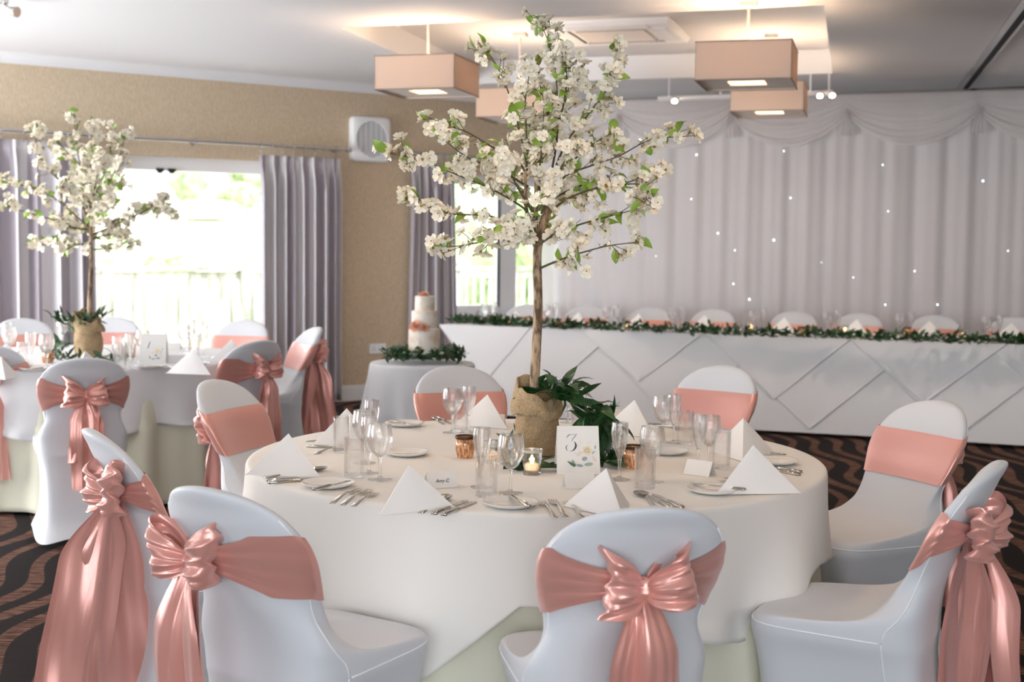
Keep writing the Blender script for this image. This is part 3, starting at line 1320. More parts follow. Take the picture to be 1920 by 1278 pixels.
def sash_band(seed, kx=0):
    rnd = random.Random(seed)
    f1, f2 = rnd.uniform(2.5, 3.5), rnd.uniform(0, 6)
    mb = MB()

    def fn(u, v):
        phi = 2 * PI * u
        sy = math.sin(phi)
        cx = math.cos(phi)
        xx = sgp(cx, .65)
        back = ss(.15, -.35, sy)
        conv = back * (1 - min(1, abs(xx - kx) / .92)) ** .75
        zlo = .628 + (.688 - .628) * conv + .01 * back
        zhi = .782 + (.735 - .782) * conv + .012 * back * abs(cx)
        z = zlo + (zhi - zlo) * v
        t = t_for_z(phi, z)
        p = cpt(t, phi)
        Fy, Fz, By, Bz = secat(t)[:4]
        c = Vector((p.x * .6, (Fy + By) / 2, z))
        n = (p - c)
        n.z = 0
        n = n.normalized() if n.length > 1e-6 else Vector((0, -1, 0))
        pl = .0025 + back * (.0075 * (.35 + .65 * conv) * abs(math.sin(v * PI * (f1 + .6) + f2 + xx * .8)) ** .7 + .012 * conv)
        return p + n * (.0035 + pl)
    mb.grid(fn, 96, 22, cu=True)
    return mb.mesh('sash_band', M['satin'], smooth=True)


def bow_loop(sx, seed):
    rnd = random.Random(seed * 7 + sx)
    L, wd, T = rnd.uniform(.082, .098), rnd.uniform(.13, .155), rnd.uniform(.032, .045)
    tilt = rnd.uniform(.15, .45)
    q = rnd.uniform(0, 6)
    mb = MB()

    def fn(u, v):
        a = 2 * PI * u
        g = math.sin(a / 2)
        x = L * (1 - math.cos(a)) / 2 * (1 + .12 * math.sin(v * 4 + q))
        y = -(T * (1 + math.sin(a)) * (.35 + .65 * g))
        e = 2 * v - 1
        ww = .028 + (wd - .028) * g ** .8
        z = tilt * x + e * ww / 2
        y += .35 * T * e * e * g
        wr = (.0075 * math.sin(e * 6 + q + 2 * a) + .005 * math.sin(e * 14 + q * 2 + a) + .0025 * math.sin(e * 25 + a * 3)) * (.35 + .65 * g)
        return (sx * (x + .004 + wr * .5), y - .010 + wr, z)
    mb.grid(fn, 34, 26)
    return mb.mesh('bow_loop', M['satin'], smooth=True)


def bow_tail(seed, L, x0, x1, w1, yoff):
    rnd = random.Random(seed)
    q = rnd.uniform(0, 6)
    fo = rnd.uniform(1.0, 1.7)
    mb = MB()

    def fn(u, v):
        e = 2 * u - 1
        g = ss(0, .30, v)
        ww = .035 + (w1 - .035) * (.15 * v + .85 * g)
        x = x0 + (x1 - x0) * v ** .8 + e * ww / 2
        y = -.024 * math.sin(min(1, v * 6) * PI / 2) - yoff - .012 * g + (.010 * math.sin(e * PI * fo + q) + .004 * math.sin(e * 9 + q + 3 * v)) * (.4 + g)
        y += .005 * math.sin(v * 11 + q + e) * g
        z = -L * v + .012 - .015 * v * e * (1 if seed % 2 else -1)
        return (x, y, z)
    mb.grid(fn, 22, 40)
    me = mb.mesh('bow_tail', M['satin'], smooth=True)
    return me


def bow_knot(seed):
    mb = MB()

    def fn(u, v):
        a, b = 2 * PI * u, PI * v
        r = 1 + .12 * math.sin(3 * a + seed) + .10 * math.sin(5 * b + seed)
        return (.021 * r * math.sin(b) * math.cos(a), -.018 + .021 * r * math.sin(b) * math.sin(a), .026 * r * math.cos(b))
    mb.grid(fn, 18, 12, cu=True)
    return mb.mesh('knot', M['satin'], smooth=True)


COVER, SEAMS = chair_cover(), chair_seams()
chair_grp = None


def chair(label, loc, rz, seed, L=(.56, .52), group=None, kx=0, spread=1.0, tilt=0, wt=(.15, .15), twist=0, drift=0):
    t = thing('dining_chair', label, 'chair', loc, rz, group)
    mobj('stretch_cover', COVER, t)
    mobj('cover_seam', SEAMS, t)
    sb = mobj('sash', sash_band(seed, kx), t)
    zk = .708
    tk = t_for_z(R(-90), zk)
    p = cpt(tk, R(-90)) + Vector((kx * .19, -.016 + .034 * kx * kx, 0))
    for nm, me in (('bow_knot', bow_knot(seed)), ('bow_loop', bow_loop(1, seed)), ('bow_loop', bow_loop(-1, seed)),
                   ('bow_tail', bow_tail(seed, L[0], -.008, -.035 * spread + drift, wt[0], .010)), ('bow_tail', bow_tail(seed + 1, L[1], .008, .045 * spread + drift, wt[1], -.004))):
        mobj(nm, me, sb, p, (0, tilt if nm == 'bow_loop' else 0, R(twist) if nm == 'bow_tail' else 0))
    return t


CT = Vector((.078, 4.10, 0))      # centre of the numbered-3 table
RT = .90


def at_az(c, az, r):
    return Vector((c.x + r * math.sin(R(az)), c.y + r * math.cos(R(az)), 0))


def chair_at(c, az, rtop, label, seed, **kw):
    """az clockwise from straight away; rtop = distance of the chair's top from the table centre"""
    turn = kw.pop('turn', 0)
    rz = R(180 - az) + R(turn)
    fwd = Vector((-math.sin(rz), math.cos(rz), 0))
    top = at_az(c, az, rtop)
    return chair(label, top + fwd * .358, rz, seed, **kw)


def chair_px(px, Y, c, label, seed, turn=0, **kw):
    """px: picture column of the top of the back, Y its distance; faces the table centre c plus a turn"""
    d = ray(px, 700)
    top = Vector((d.x / d.y * Y, Y, 0))
    v = c - top
    rz = math.atan2(-v.x, v.y) + R(turn)
    fwd = Vector((-math.sin(rz), math.cos(rz), 0))
    return chair(label, top + fwd * .358, rz, seed, **kw)


G3 = 'covered chairs around the table numbered 3'
chair_px(1222, 2.62, CT, 'white covered chair with pink bow seen square from behind at bottom centre', 11, 4, group=G3, L=(.60, .57), spread=.5)
chair_px(380, 2.78, CT, 'white covered chair, bow and seat visible, second from the left in front', 13, -4, group=G3, L=(.60, .55), kx=-.42, spread=.2, twist=-8, wt=(.19, .17))
chair_px(165, 3.64, CT, 'white covered chair seen side-on at far left with wide long hanging bow tails', 15, 10, group=G3, L=(.60, .60), spread=2.0, wt=(.23, .22), twist=-78, kx=.5, drift=.055)
chair_px(1884, 3.24, CT, 'white covered chair in front right corner with crumpled bow behind it', 17, 10, group=G3, L=(.60, .58), wt=(.20, .20), twist=48, spread=1.6, kx=-.45)
chair_px(1768, 4.56, CT, 'white covered chair at the right, front of its pink sash facing the camera', 19, 10, group=G3)
chair_px(1362, 5.85, CT, 'white covered chair behind the table, right of the blossom tree, before the long table', 21, -10, group=G3)
chair_px(851, 5.70, CT, 'white covered chair behind the table, left of the blossom tree below the cake', 23, 6, group=G3)
chair_px(394, 5.0, CT, 'white covered chair at left of the table with wide plain salmon band facing camera', 25, 16, group=G3)

# chairs of the far left table
C1 = Vector((-2.44, 7.55, 0))
G1 = 'covered chairs around the table numbered 1'
chair_px(161, 5.9, C1, 'white covered chair seen from behind at the left table, its bow tail hanging straight', 31, 6, group=G1, L=(.45, .30), spread=-.4, wt=(.16, .13))
chair_px(-32, 6.6, C1, 'white covered chair cut off by the left picture edge', 32, 20, group=G1)
chair_px(492, 7.1, C1, 'white covered chair with pink bow just right of the left table, nearest the napkins', 33, -18, group=G1, L=(.5, .45), kx=.3)
chair_px(598, 8.3, C1, 'white covered chair seen side-on before the grey curtain with long loose pink tails', 34, -6, group=G1, L=(.56, .56), spread=2.4, twist=50, wt=(.17, .17))
chair_px(464, 9.0, C1, 'white covered chair facing camera at the back right of the left table before the glass', 35, 10, group=G1)
chair_px(212, 9.2, C1, 'white covered chair facing camera behind the hessian sack of the left table', 36, 0, group=G1)
chair_px(40, 8.9, C1, 'white covered chair at the back left of the left table by the curtain', 37, 0, group=G1)

# ============================================================ ROUND TABLES AND CLOTHS


def interp(tab, a):
    a = a % 360
    T = sorted(tab)
    T = [(T[-1][0] - 360, T[-1][1])] + T + [(T[0][0] + 360, T[0][1])]
    for (a0, d0), (a1, d1) in zip(T, T[1:]):
        if a0 <= a <= a1:
            u = (a - a0) / (a1 - a0)
            return d0 + (d1 - d0) * u
    return T[0][1]


def round_cloth(name, label, c, rad, z, tab, m, seed, kf=14, amp=.03, group=None, flare=.05, zmin=.006, fold_tab=None, crease=True):
    rnd = random.Random(seed)
    p1, p2 = rnd.uniform(0, 6), rnd.uniform(0, 6)
    mb = MB()
    nu = 220

    def fn(u, v):
        a = 360 * u
        ar = R(a)
        drop = interp(tab, a)
        dx, dy = math.sin(ar), -math.cos(ar)    # a = 0 towards the camera, clockwise seen from above = to the right
        if v < .35:
            r = (rad - .012) * v / .35
            zz = z + .0006 * math.sin(r * 40 + a * .05)
            return (dx * r, dy * r, zz)
        if v < .45:
            q = (v - .35) / .10 * PI / 2
            r = rad - .012 + .012 * math.sin(q)
            return (dx * r, dy * r, z - .012 * (1 - math.cos(q)))
        k = (v - .45) / .55
        dd = .012 + (drop - .012) * k
        fo = math.sin(ar * kf + p1 + .8 * math.sin(ar * 3 + p2))
        fo += .45 * math.sin(ar * kf * 1.7 + p2)
        g = ss(0, .38, dd)
        r = rad + flare * dd + amp * g * fo * (.6 if dd < .3 else 1)
        return (dx * r, dy * r, max(zmin, z - dd))
    mb.grid(fn, nu, 46, cu=True)
    o = mb.obj(name, m, smooth=True)
    o.location = (c.x, c.y, 0)
    s = o.modifiers.new('cloth_thickness', 'SOLIDIFY')
    s.thickness = .0015
    s.offset = -1
    tag(o, label, 'tablecloth', group)
    return o


def table(label, c, rad, z=.735, group=None):
    t = thing('round_table', label, 'table', (c.x, c.y, 0), 0, group)
    mb = MB()
    mb.lathe([(rad - .055, -.03), (rad - .05, -.025), (rad - .05, -.004), (rad - .055, 0)], 48, c=(0, 0, z))
    mb.obj('tabletop', M['table'], t)
    for k in range(4):
        a = k * PI / 2 + .4
        mb = MB()
        mb.tube([(math.cos(a) * rad * .55, math.sin(a) * rad * .55, 0), (math.cos(a) * rad * .55, math.sin(a) * rad * .55, z - .03)], .018, 10)
        mb.obj('leg', M['dark'], t)
    return t


table('round table numbered 3 hidden under its cloths', CT, RT, .738)
round_cloth('undercloth', 'cream floor-length undercloth showing below the white cloth of the front table', CT, RT - .035, .744, [(0, .728), (180, .728)], M['cream'], 3, 18, .014, 'floor-length undercloths', .02)
round_cloth('tablecloth', 'white square cloth hanging in points over the round table numbered 3', CT, RT, .75,
            [(341, .44), (357, .225), (39, .39), (42, .31), (66, .25), (95, .32), (130, .52), (180, .23), (225, .5), (270, .26), (300, .40)], M['cloth'], 5, 11, .030, 'white square tablecloths', .04)
table('round table numbered 1 hidden under its cloths at the left', C1, RT, .738)
round_cloth('undercloth', 'cream floor-length undercloth of the left table, lit at the dark carpet', C1, RT - .012, .744, [(0, .725), (180, .725)], M['cream'], 8, 20, .028, 'floor-length undercloths', .04)
round_cloth('tablecloth', 'white square cloth draped over the left table with hem falling in waves', C1, RT, .75,
            [(10, .40), (40, .30), (70, .36), (110, .5), (160, .25), (200, .5), (250, .25), (300, .48), (340, .30)], M['cloth_cool'], 9, 13, .03, 'white square tablecloths', .05)
CK = atz(792, 679, .72)
CK.z = 0
ck = table('small round cake table hidden under its cloth', CK, .31, .708)
round_cloth('tablecloth', 'white floor-length cloth on the small cake table', CK, .31, .72, [(0, .712), (180, .712)], M['cloth_cool'], 12, 9, .034, None, .12)

# ============================================================ LONG TABLE
A0 = atz(850, 610, .75)
A1 = atz(1920, 645.7, .75)
TD = (A1 - A0)
TD.z = 0
TD.normalize()
TN = Vector((TD.y, -TD.x, 0))
LT = 6.2


def T(s, off, z):
    """s along the front edge, off towards the room"""
    p = Vector((A0.x, A0.y, 0)) + TD * s + TN * off
    return Vector((p.x, p.y, z))


def ts(px, py=620, z=.75):
    p = atz(px, py, z) - A0
    p.z = 0
    return p.dot(TD)


lt = thing('long_table', 'long straight table hidden under white cloths before the backdrop', 'table', T(LT / 2, -.38, 0), math.atan2(TD.y, TD.x))
mb = MB()
vs = [T(s, o, z) for z in (.71, .738) for s, o in ((.02, -.02), (LT, -.02), (LT, -.74), (.02, -.74))]
mb.add(vs, [(0, 3, 2, 1), (4, 5, 6, 7), (0, 1, 5, 4), (1, 2, 6, 5), (2, 3, 7, 6), (3, 0, 4, 7)])
pinv(mb.obj('tabletop', M['table'], smooth=False), lt)
for s in (.1, 1.5, 3.0, 4.5, 6.0):
    for o in (-.1, -.66):
        mb = MB()
        mb.tube([T(s, o, 0), T(s, o, .71)], .017, 8)
        pinv(mb.obj('leg', M['dark']), lt)


def long_cloth():
    mb = MB()
    path = [(LT, 0)] + [(LT - (LT - .04) * i / 160, 0) for i in range(1, 161)]
    path += [(.0, -.04)] + [(0, -.04 - .68 * i / 16) for i in range(1, 17)]
    n = len(path) - 1

    def fn(u, v):
        s, o = path[min(n, round(u * n))]
        side = 1 if o == 0 else 0
        if v < .12:
            k = v / .12
            return T(s, o if side else o, .75) + (TN * (-.02 * (1 - k)) if side else TD * (.02 * (1 - k)))
        k = (v - .12) / .88
        d = .715 * k
        w_ = .010 * k * math.sin(s * 3.1) + .006 * k * noise.noise((s * 2, k * 2, 1))
        if not side:
            w_ = .05 * k + .02 * k * math.sin(o * 14)
            return T(s - w_, o, .745 - d)
        return T(s, .006 + .03 * k + w_, .745 - d)
    mb.grid(fn, n, 20)
    mb.add([T(.0, .0, .7502), T(LT, .0, .7502), T(LT, -.74, .7502), T(0, -.74, .7502)], [(0, 1, 2, 3)])
    o = mb.obj('tablecloth', M['cloth_cool'], smooth='auto')
    return tag(o, 'white floor-length cloth covering the whole long table', 'tablecloth')


long_cloth()


def front_pt(s, z, layer):
    k = max(0, (.745 - z)) / .715
    w_ = .010 * k * math.sin(s * 3.1) + .006 * k * noise.noise((s * 2, k * 2, 1))
    return T(s, .006 + .03 * k + w_ + .005 * layer, z)


def overlay(stip, ztip, half, label, layer, seed):
    """square cloth laid cornerwise so a triangle hangs over the front edge"""
    mb = MB()
    D_ = .75 - ztip
    n = 26

    def fn(u, v):
        x = (2 * u - 1) * half * (1 - v)
        z = .7515 + .0012 * layer - D_ * v
        p = front_pt(stip + x, z, layer)
        return p + TN * (.004 * math.sin(u * 5 + seed) * v)
    mb.grid(fn, n, n)
    top = MB()
    zt = .7515 + .0012 * layer
    mb.add([front_pt(stip - half, zt, layer), front_pt(stip + half, zt, layer), T(stip + half * .3, -.62, zt), T(stip - half * .3, -.62, zt)], [(0, 1, 2, 3)])
    o = mb.obj('overlay_cloth', M['cloth_cool'], smooth=False)
    s = o.modifiers.new('cloth_thickness', 'SOLIDIFY')
    s.thickness = .002
    # hemmed edge, slightly proud
    hm = MB()
    for sg_ in (-1, 1):
        hm.tube([front_pt(stip + sg_ * half * (1 - v), zt - D_ * v, layer) + TN * .003 for v in [i / 20 for i in range(21)]], .0035, 5)
    h = hm.obj('hem', M['cloth_cool'])
    pinv(h, o)
    return tag(o, label, 'tablecloth', 'square overlay cloths on the long table')


OV = [(985, 795, .74, 1, 'square overlay cloth hanging cornerwise behind the tree trunk'),
      (1262, 812, .74, 1, 'square overlay cloth hanging cornerwise behind the back right chair'),
      (1518, 816, .78, 1, 'square overlay cloth hanging to a full point right of the back right chair'),
      (1792, 842, .78, 1, 'square overlay cloth hanging behind the chairs at the right'),
      (905, 722, .40, 2, 'shorter overlay cloth pointing down at the left end of the long table'),
      (1197, 716, .50, 2, 'shorter overlay cloth pointing down above the white napkins right of the tree'),
      (1452, 748, .55, 2, 'shorter overlay cloth with its point beside the back right chair'),
      (1733, 756, .55, 2, 'shorter overlay cloth with its point above the right-hand chair'),
      (2060, 850, .78, 1, 'overlay cloth cut by the right picture edge')]
for i, (px, py, hf, ly, lb) in enumerate(OV):
    s = ts(px)
    for _ in range(3):
        d = ray(px, py)
        q = T(s, .03, 0)
        k = TN.dot(q) / TN.dot(d)
        P = Vector((d.x * k, d.y * k, H + d.z * k))
        s = (P - Vector((A0.x, A0.y, 0))).dot(TD)
    overlay(s, max(.06, P.z), hf, lb, ly, i)

# chairs behind the long table
GL = 'covered chairs behind the long table'
lab = ['first white chair from the left behind the long table, beside the window frame', 'chair behind the long table just right of the tree trunk',
       'third chair from the left behind the long table', 'fourth chair from the left behind the long table, left of centre of the backdrop',
       'fifth chair from the left behind the long table', 'chair behind the long table, third counted from the right edge', 'chair behind the long table, second counted from the right edge',
       'chair behind the long table partly cut by the right picture edge']
base = chair(lab[0], (0, 0, 0), 0, 51, group=GL)
bpy.context.view_layer.update()
index_kids(base)
Lr = math.atan2(TD.y, TD.x)
for i, (px, py) in enumerate(((992, 569), (1104, 570), (1222, 574), (1342, 578), (1491, 582), (1613, 583), (1756, 586), (1903, 589))):
    # line of chair tops: 1.28 m behind the front edge
    d = ray(px, py)
    off = -1.22
    q = T(0, off, 0)
    k = TN.dot(q) / TN.dot(d)
    o = base if i == 0 else copy_tree(base)
    rz = Lr + PI + R((2, -1, 1, -2, 2, 0, 1, -1)[i])
    fwd = Vector((-math.sin(rz), math.cos(rz), 0))
    o.location = Vector((d.x * k, d.y * k, 0)) + fwd * .358
    o.rotation_euler = (0, 0, rz)
    o['label'] = ('white covered ' + lab[i].replace('white ', '')).replace(', left of centre of the backdrop', '')
# ============================================================ TABLEWARE
def wall_profile(prof, th):
    """closed thin-walled profile: outer up, inner down"""
    return prof + [(max(.0005, r - th), z + (th if i == 0 else 0)) for i, (r, z) in list(enumerate(prof))[::-1]]


def glass_meshes():
    G = {}
    bw = [(.003, .064), (.012, .068), (.022, .078), (.031, .094), (.0365, .112), (.0365, .128), (.034, .145), (.0315, .158)]
    G['wine_bowl'] = MB().lathe(wall_profile(bw, .0011), 28, cap0=False, cap1=False).mesh('bowl', M['solidglass'], 'auto')
    G['wine_stem'] = MB().lathe([(.006, .006), (.0042, .015), (.0038, .04), (.0048, .056), (.0075, .064), (.004, .067)], 12).mesh('stem', M['solidglass'], 'auto')
    G['wine_foot'] = MB().lathe([(.034, 0), (.035, .0015), (.022, .004), (.009, .0075), (.005, .011)], 28).mesh('foot', M['solidglass'], 'auto')
    bf = [(.003, .058), (.008, .066), (.0155, .085), (.0215, .108), (.0245, .130), (.0245, .148), (.0225, .165)]
    G['flute_bowl'] = MB().lathe(wall_profile(bf, .0011), 26, cap0=False, cap1=False).mesh('bowl', M['solidglass'], 'auto')
    G['flute_stem'] = MB().lathe([(.006, .006), (.004, .015), (.0036, .035), (.0045, .05), (.0065, .058), (.004, .062)], 12).mesh('stem', M['solidglass'], 'auto')
    G['flute_foot'] = MB().lathe([(.031, 0), (.032, .0015), (.02, .004), (.008, .0075), (.005, .011)], 26).mesh('foot', M['solidglass'], 'auto')
    bt = [(.0285, .010), (.029, .02), (.0295, .06), (.0298, .112)]
    G['tumb_wall'] = MB().lathe(wall_profile(bt, .0011), 28, cap0=False, cap1=False).mesh('glass_wall', M['tumblerglass'], 'auto')
    G['tumb_base'] = MB().lathe([(.026, 0), (.0285, .002), (.0285, .011), (.026, .012)], 28).mesh('glass_base', M['solidglass'], 'auto')
    for k, r_, z_ in (('wine', .0315, .158), ('flute', .0225, .165), ('tumb', .0298, .112)):
        G[k + '_rim'] = MB().tube([(r_ * math.cos(2 * PI * i / 28), r_ * math.sin(2 * PI * i / 28), z_) for i in range(29)], .0008, 5, caps=False).mesh('rim', M['rimglass'])
    return G


GM = glass_meshes()


def wine(p, label, grp=None, sc=1):
    t = thing('wine_glass', label, 'wine glass', p, 0, grp)
    t.scale = (sc,) * 3
    for k, n in (('wine_bowl', 'bowl'), ('wine_stem', 'stem'), ('wine_foot', 'foot'), ('wine_rim', 'rim')):
        mobj(n, GM[k], t)
    return t


def flute(p, label, grp=None, sc=1):
    t = thing('champagne_flute', label, 'flute', p, 0, grp)
    t.scale = (sc,) * 3
    for k, n in (('flute_bowl', 'bowl'), ('flute_stem', 'stem'), ('flute_foot', 'foot'), ('flute_rim', 'rim')):
        mobj(n, GM[k], t)
    return t


def tumbler(p, label, grp=None, sc=1):
    t = thing('water_tumbler', label, 'tumbler', p, 0, grp)
    t.scale = (sc,) * 3
    for k, n in (('tumb_wall', 'glass_wall'), ('tumb_base', 'glass_base'), ('tumb_rim', 'rim')):
        mobj(n, GM[k], t)
    return t


def plate_mesh():
    return MB().lathe([(.001, .004), (.046, .004), (.052, .006), (.070, .0135), (.0725, .0145), (.073, .013), (.055, .004), (.044, .0), (.040, .0), (.039, .002), (.001, .002)], 48, cap0=True, cap1=True).mesh('side_plate', M['porcelain'])


PLATE = plate_mesh()


def loft_rect(mb, secs):
    """secs: (x, halfwidth, z, thickness)"""
    vs, fs = [], []
    for x, hw_, z, th in secs:
        vs += [(x, -hw_, z), (x, hw_, z), (x, hw_ * .8, z + th), (x, -hw_ * .8, z + th)]
    for k in range(len(secs) - 1):
        for i in range(4):
            j = (i + 1) % 4
            fs.append((k * 4 + i, (k + 1) * 4 + i, (k + 1) * 4 + j, k * 4 + j))
    fs.append((0, 1, 2, 3))
    e = (len(secs) - 1) * 4
    fs.append((e + 3, e + 2, e + 1, e))
    mb.add(vs, fs)


def cutlery():
    out = {}
    hn = [(0, .006, .0, .002), (.003, .0085, .0, .0025), (.03, .007, .002, .0028), (.07, .0045, .006, .003), (.105, .003, .0085, .0032)]
    f = MB()
    loft_rect(f, hn + [(.125, .0032, .007, .0028), (.135, .0075, .005, .002), (.145, .0115, .0035, .0018), (.153, .0120, .0025, .0018)])
    for i in range(4):
        y = -.0098 + i * .0065
        t = MB()
        loft_rect(t, [(.152, .0021, .0026, .0016), (.165, .0018, .0012, .0015), (.18, .0016, .0016, .0013), (.196, .0009, .004, .001)])
        f.add([(a, b + y, c) for a, b, c in t.v], t.f)
    out['fork'] = f.mesh('fork', M['steel'])
    s = MB()
    loft_rect(s, hn + [(.128, .0034, .006, .0026), (.140, .005, .0035, .002)])
    n = 20

    def sp(u, v):
        a = 2 * PI * u
        return (.168 + .032 * v * math.cos(a) * (1 + .08 * math.cos(a)), .0205 * v * math.sin(a), .0005 + .0085 * v * v)
    s.grid(sp, n, 6, cu=True)
    s.grid(lambda u, v: (sp(u, v)[0], sp(u, v)[1], sp(u, v)[2] + .0012), n, 6, cu=True)
    out['spoon'] = s.mesh('spoon', M['steel'], fix=False)
    k = MB()
    loft_rect(k, [(0, .007, .0, .006), (.004, .0095, .0, .0075), (.05, .0085, .0, .0075), (.088, .0065, .001, .006), (.094, .0055, .0015, .005)])
    loft_rect(k, [(.092, .0065, .0015, .002), (.105, .0085, .0015, .0018), (.16, .0095, .0010, .0016), (.19, .0085, .0008, .0014), (.205, .002, .0006, .001)])
    out['knife'] = k.mesh('knife', M['steel'])
    return out


CUT = cutlery()


def cut(kind, name, h, tip, label, grp, sc=1, z=.7506, zt=None):
    """kind of cutlery from its handle pixel towards its tip pixel, lying on the table"""
    a, b = atz(*h, z), atz(*tip, z)
    d = b - a
    o = mobj(name, CUT[kind], None, a, (0, 0, math.atan2(d.y, d.x)), sc)
    if zt is not None:
        L = .2 * sc
        o.rotation_euler = (0, -math.asin(zt / L), math.atan2(d.y, d.x))
    return tag(o, label, {'fork': 'fork', 'spoon': 'spoon', 'knife': 'knife'}[kind], grp)


def on_plate(name, h, tip, label, grp, sc=.82):
    a, b = atz(*h, .765), atz(*tip, .765)
    d = b - a
    o = mobj(name, CUT['knife'], None, (a.x, a.y, .7652), (0, 0, math.atan2(d.y, d.x)), sc)
    return tag(o, label, 'knife', grp)


def napkin_mesh(h=.115, rf=.128, th=.0035):
    """folded cloth standing on three feet, double layered"""
    mb = MB()
    phi = R(124)

    def foot(a, r=rf):
        return Vector((r * math.cos(a), r * math.sin(a), 0))
    for ly in range(2):
        o = ly * .0055
        Mx = Vector((0, 0, h - o * .9))
        Tp = foot(0, rf - o * 1.2)
        for sg_ in (-1, 1):
            L = foot(sg_ * phi, rf - o * 1.2 + ly * .004)

            def fn(u, v, L=L, sg_=sg_, Mx=Mx, Tp=Tp):
                e = L.lerp(Tp, u)
                p = Mx.lerp(e, v)
                n = (L - Mx).cross(Tp - Mx).normalized() * sg_
                if n.z < 0:
                    n = -n
                bulge = .010 * math.sin(PI * u) * v * (1 - .5 * v) - .006 * (1 - u) ** 2 * v
                p = p + n * bulge
                # soft rounded ridge near the apex-T edge
                r_ = .010 * ss(.75, 1, u) * v
                p = p - Vector((0, 0, 1)) * r_ * .35
                p.z = max(.0015 + (0 if ly == 0 else 0), p.z)
                return p
            g = MB().grid(fn, 14, 14)
            top = g.v
            q = len(top)
            nn = (L - Mx).cross(Tp - Mx).normalized()
            if nn.z > 0:
                nn = -nn
            bot = [tuple(Vector(p) + nn * th * .6) for p in top]
            bot = [(a, b, max(.0004, c)) for a, b, c in bot]
            mb.add(top, g.f)
            mb.add(bot, [f[::-1] for f in g.f])
            rim = [i for i in range(15)] + [i * 15 + 14 for i in range(1, 15)] + [14 * 15 + i for i in range(13, -1, -1)] + [i * 15 for i in range(13, 0, -1)]
            vs = [top[i] for i in rim] + [bot[i] for i in rim]
            m_ = len(rim)
            mb.add(vs, [(i, (i + 1) % m_, m_ + (i + 1) % m_, m_ + i) for i in range(m_)])
    return mb.mesh('folded_napkin', M['napkin'], smooth='auto', fix=False)


NAP = napkin_mesh()


def napkin(apex, azT, label, grp, sc=1.0, z=.751):
    p = atz(*apex, z + .115 * sc)
    o = mobj('folded_napkin', NAP, None, (p.x, p.y, z), (0, 0, R(azT)), sc)
    return tag(o, label, 'napkin', grp)


def text(body, size, mtx, m, name, parent, shear=.3, ext=.0003, space=1.0):
    cu = bpy.data.curves.new(name, 'FONT')
    cu.body = body
    cu.size = size
    cu.shear = shear
    cu.extrude = ext
    cu.align_x = 'CENTER'
    cu.space_character = space
    cu.materials.append(m)
    tmp = bpy.data.objects.new('tmp', cu)
    C.objects.link(tmp)
    me = bpy.data.meshes.new_from_object(tmp.evaluated_get(bpy.context.evaluated_depsgraph_get()))
    bpy.data.objects.remove(tmp)
    o = bpy.data.objects.new(name, me)
    C.objects.link(o)
    o.parent = parent
    o.matrix_local = mtx
    return o


def place_card(px, py, yaw, label, grp, words=None, z=.751):
    p = atz(px, py, z)
    t = thing('place_card', label, 'place card', p, R(yaw), grp)
    mb = MB()
    wv, hv, dv = .085, .042, .022
    for s_ in (-1, 1):
        vs = []
        for q in (0, .0006):
            vs += [(-wv / 2, s_ * (dv + q), 0), (wv / 2, s_ * (dv + q), 0), (wv / 2, s_ * q, hv), (-wv / 2, s_ * q, hv)]
        mb.add(vs, [(0, 1, 2, 3), (4, 7, 6, 5), (0, 4, 5, 1), (1, 5, 6, 2), (3, 2, 6, 7), (0, 3, 7, 4)])
    mb.obj('folded_card', M['paper'], t, smooth=False)
    if words:
        an = math.atan2(hv, dv)
        mtx = Matrix.Translation((0, -dv * .62 - .002, hv * .36)) @ Matrix.Rotation(an, 4, 'X')
        text(words, .0135, mtx, M['ink'], 'handwriting', t)
    return t


DR = {}


def votive(kind, p, label, grp, lit=True, sc=1.0):
    t = thing('tealight_holder', label, 'candle holder', p, 0, grp)
    t.scale = (sc,) * 3
    if kind not in DR:
        if kind == 'copper':
            pr = [(.024, 0), (.0255, .003), (.029, .02), (.0305, .04), (.0300, .062)]
            DR[kind] = [('cup', MB().lathe(wall_profile(pr, .002), 28, cap0=False, cap1=False).mesh('cup', M['copper'])),
                        ('rim', MB().lathe([(.0302, .060), (.0318, .0605), (.0318, .0685), (.0300, .069), (.0290, .0605)], 36, cap0=False, cap1=False).mesh('rim', M['bronze'])),
                        ('cup_base', MB().lathe([(.020, 0), (.0245, .001), (.0245, .005), (.02, .006)], 24).mesh('cup_base', M['copper']))]
        else:
            pr = [(.019, .012), (.022, .014), (.0255, .026), (.0275, .045), (.0295, .066), (.0310, .072)]
            DR[kind] = [('cup', MB().lathe(wall_profile(pr, .0018), 28, cap0=False, cap1=False).mesh('cup', M['solidglass'], 'auto')),
                        ('rim', MB().lathe([(.0290, .064), (.0318, .067), (.0318, .072), (.0295, .0725)], 36, cap0=False, cap1=False).mesh('rim', M['mercury'])),
                        ('foot', MB().lathe([(.024, 0), (.0255, .003), (.0255, .009), (.02, .013)], 28).mesh('foot', M['solidglass'], 'auto'))]
        DR['wax'] = MB().lathe([(.019, .014), (.0192, .032), (.001, .0315)], 20).mesh('wax', M['wax'])
        DR['flame'] = MB().lathe([(.0004, .033), (.0032, .037), (.0038, .041), (.0022, .047), (.0003, .053)], 10).mesh('flame', M['flame'])
    for n, me in DR[kind]:
        mobj(n, me, t)
    mobj('tealight', DR['wax'], t)
    if lit:
        mobj('flame', DR['flame'], t)
        l = bpy.data.lights.new('candle_light', 'POINT')
        l.energy = .02
        l.color = (1, .5, .18)
        l.shadow_soft_size = .006
        o = bpy.data.objects.new('candle_light', l)
        C.objects.link(o)
        o.parent = t
        o.location = (0, 0, .046)
    return t


def onT(px, py, z=.7506):
    return atz(px, py, z)


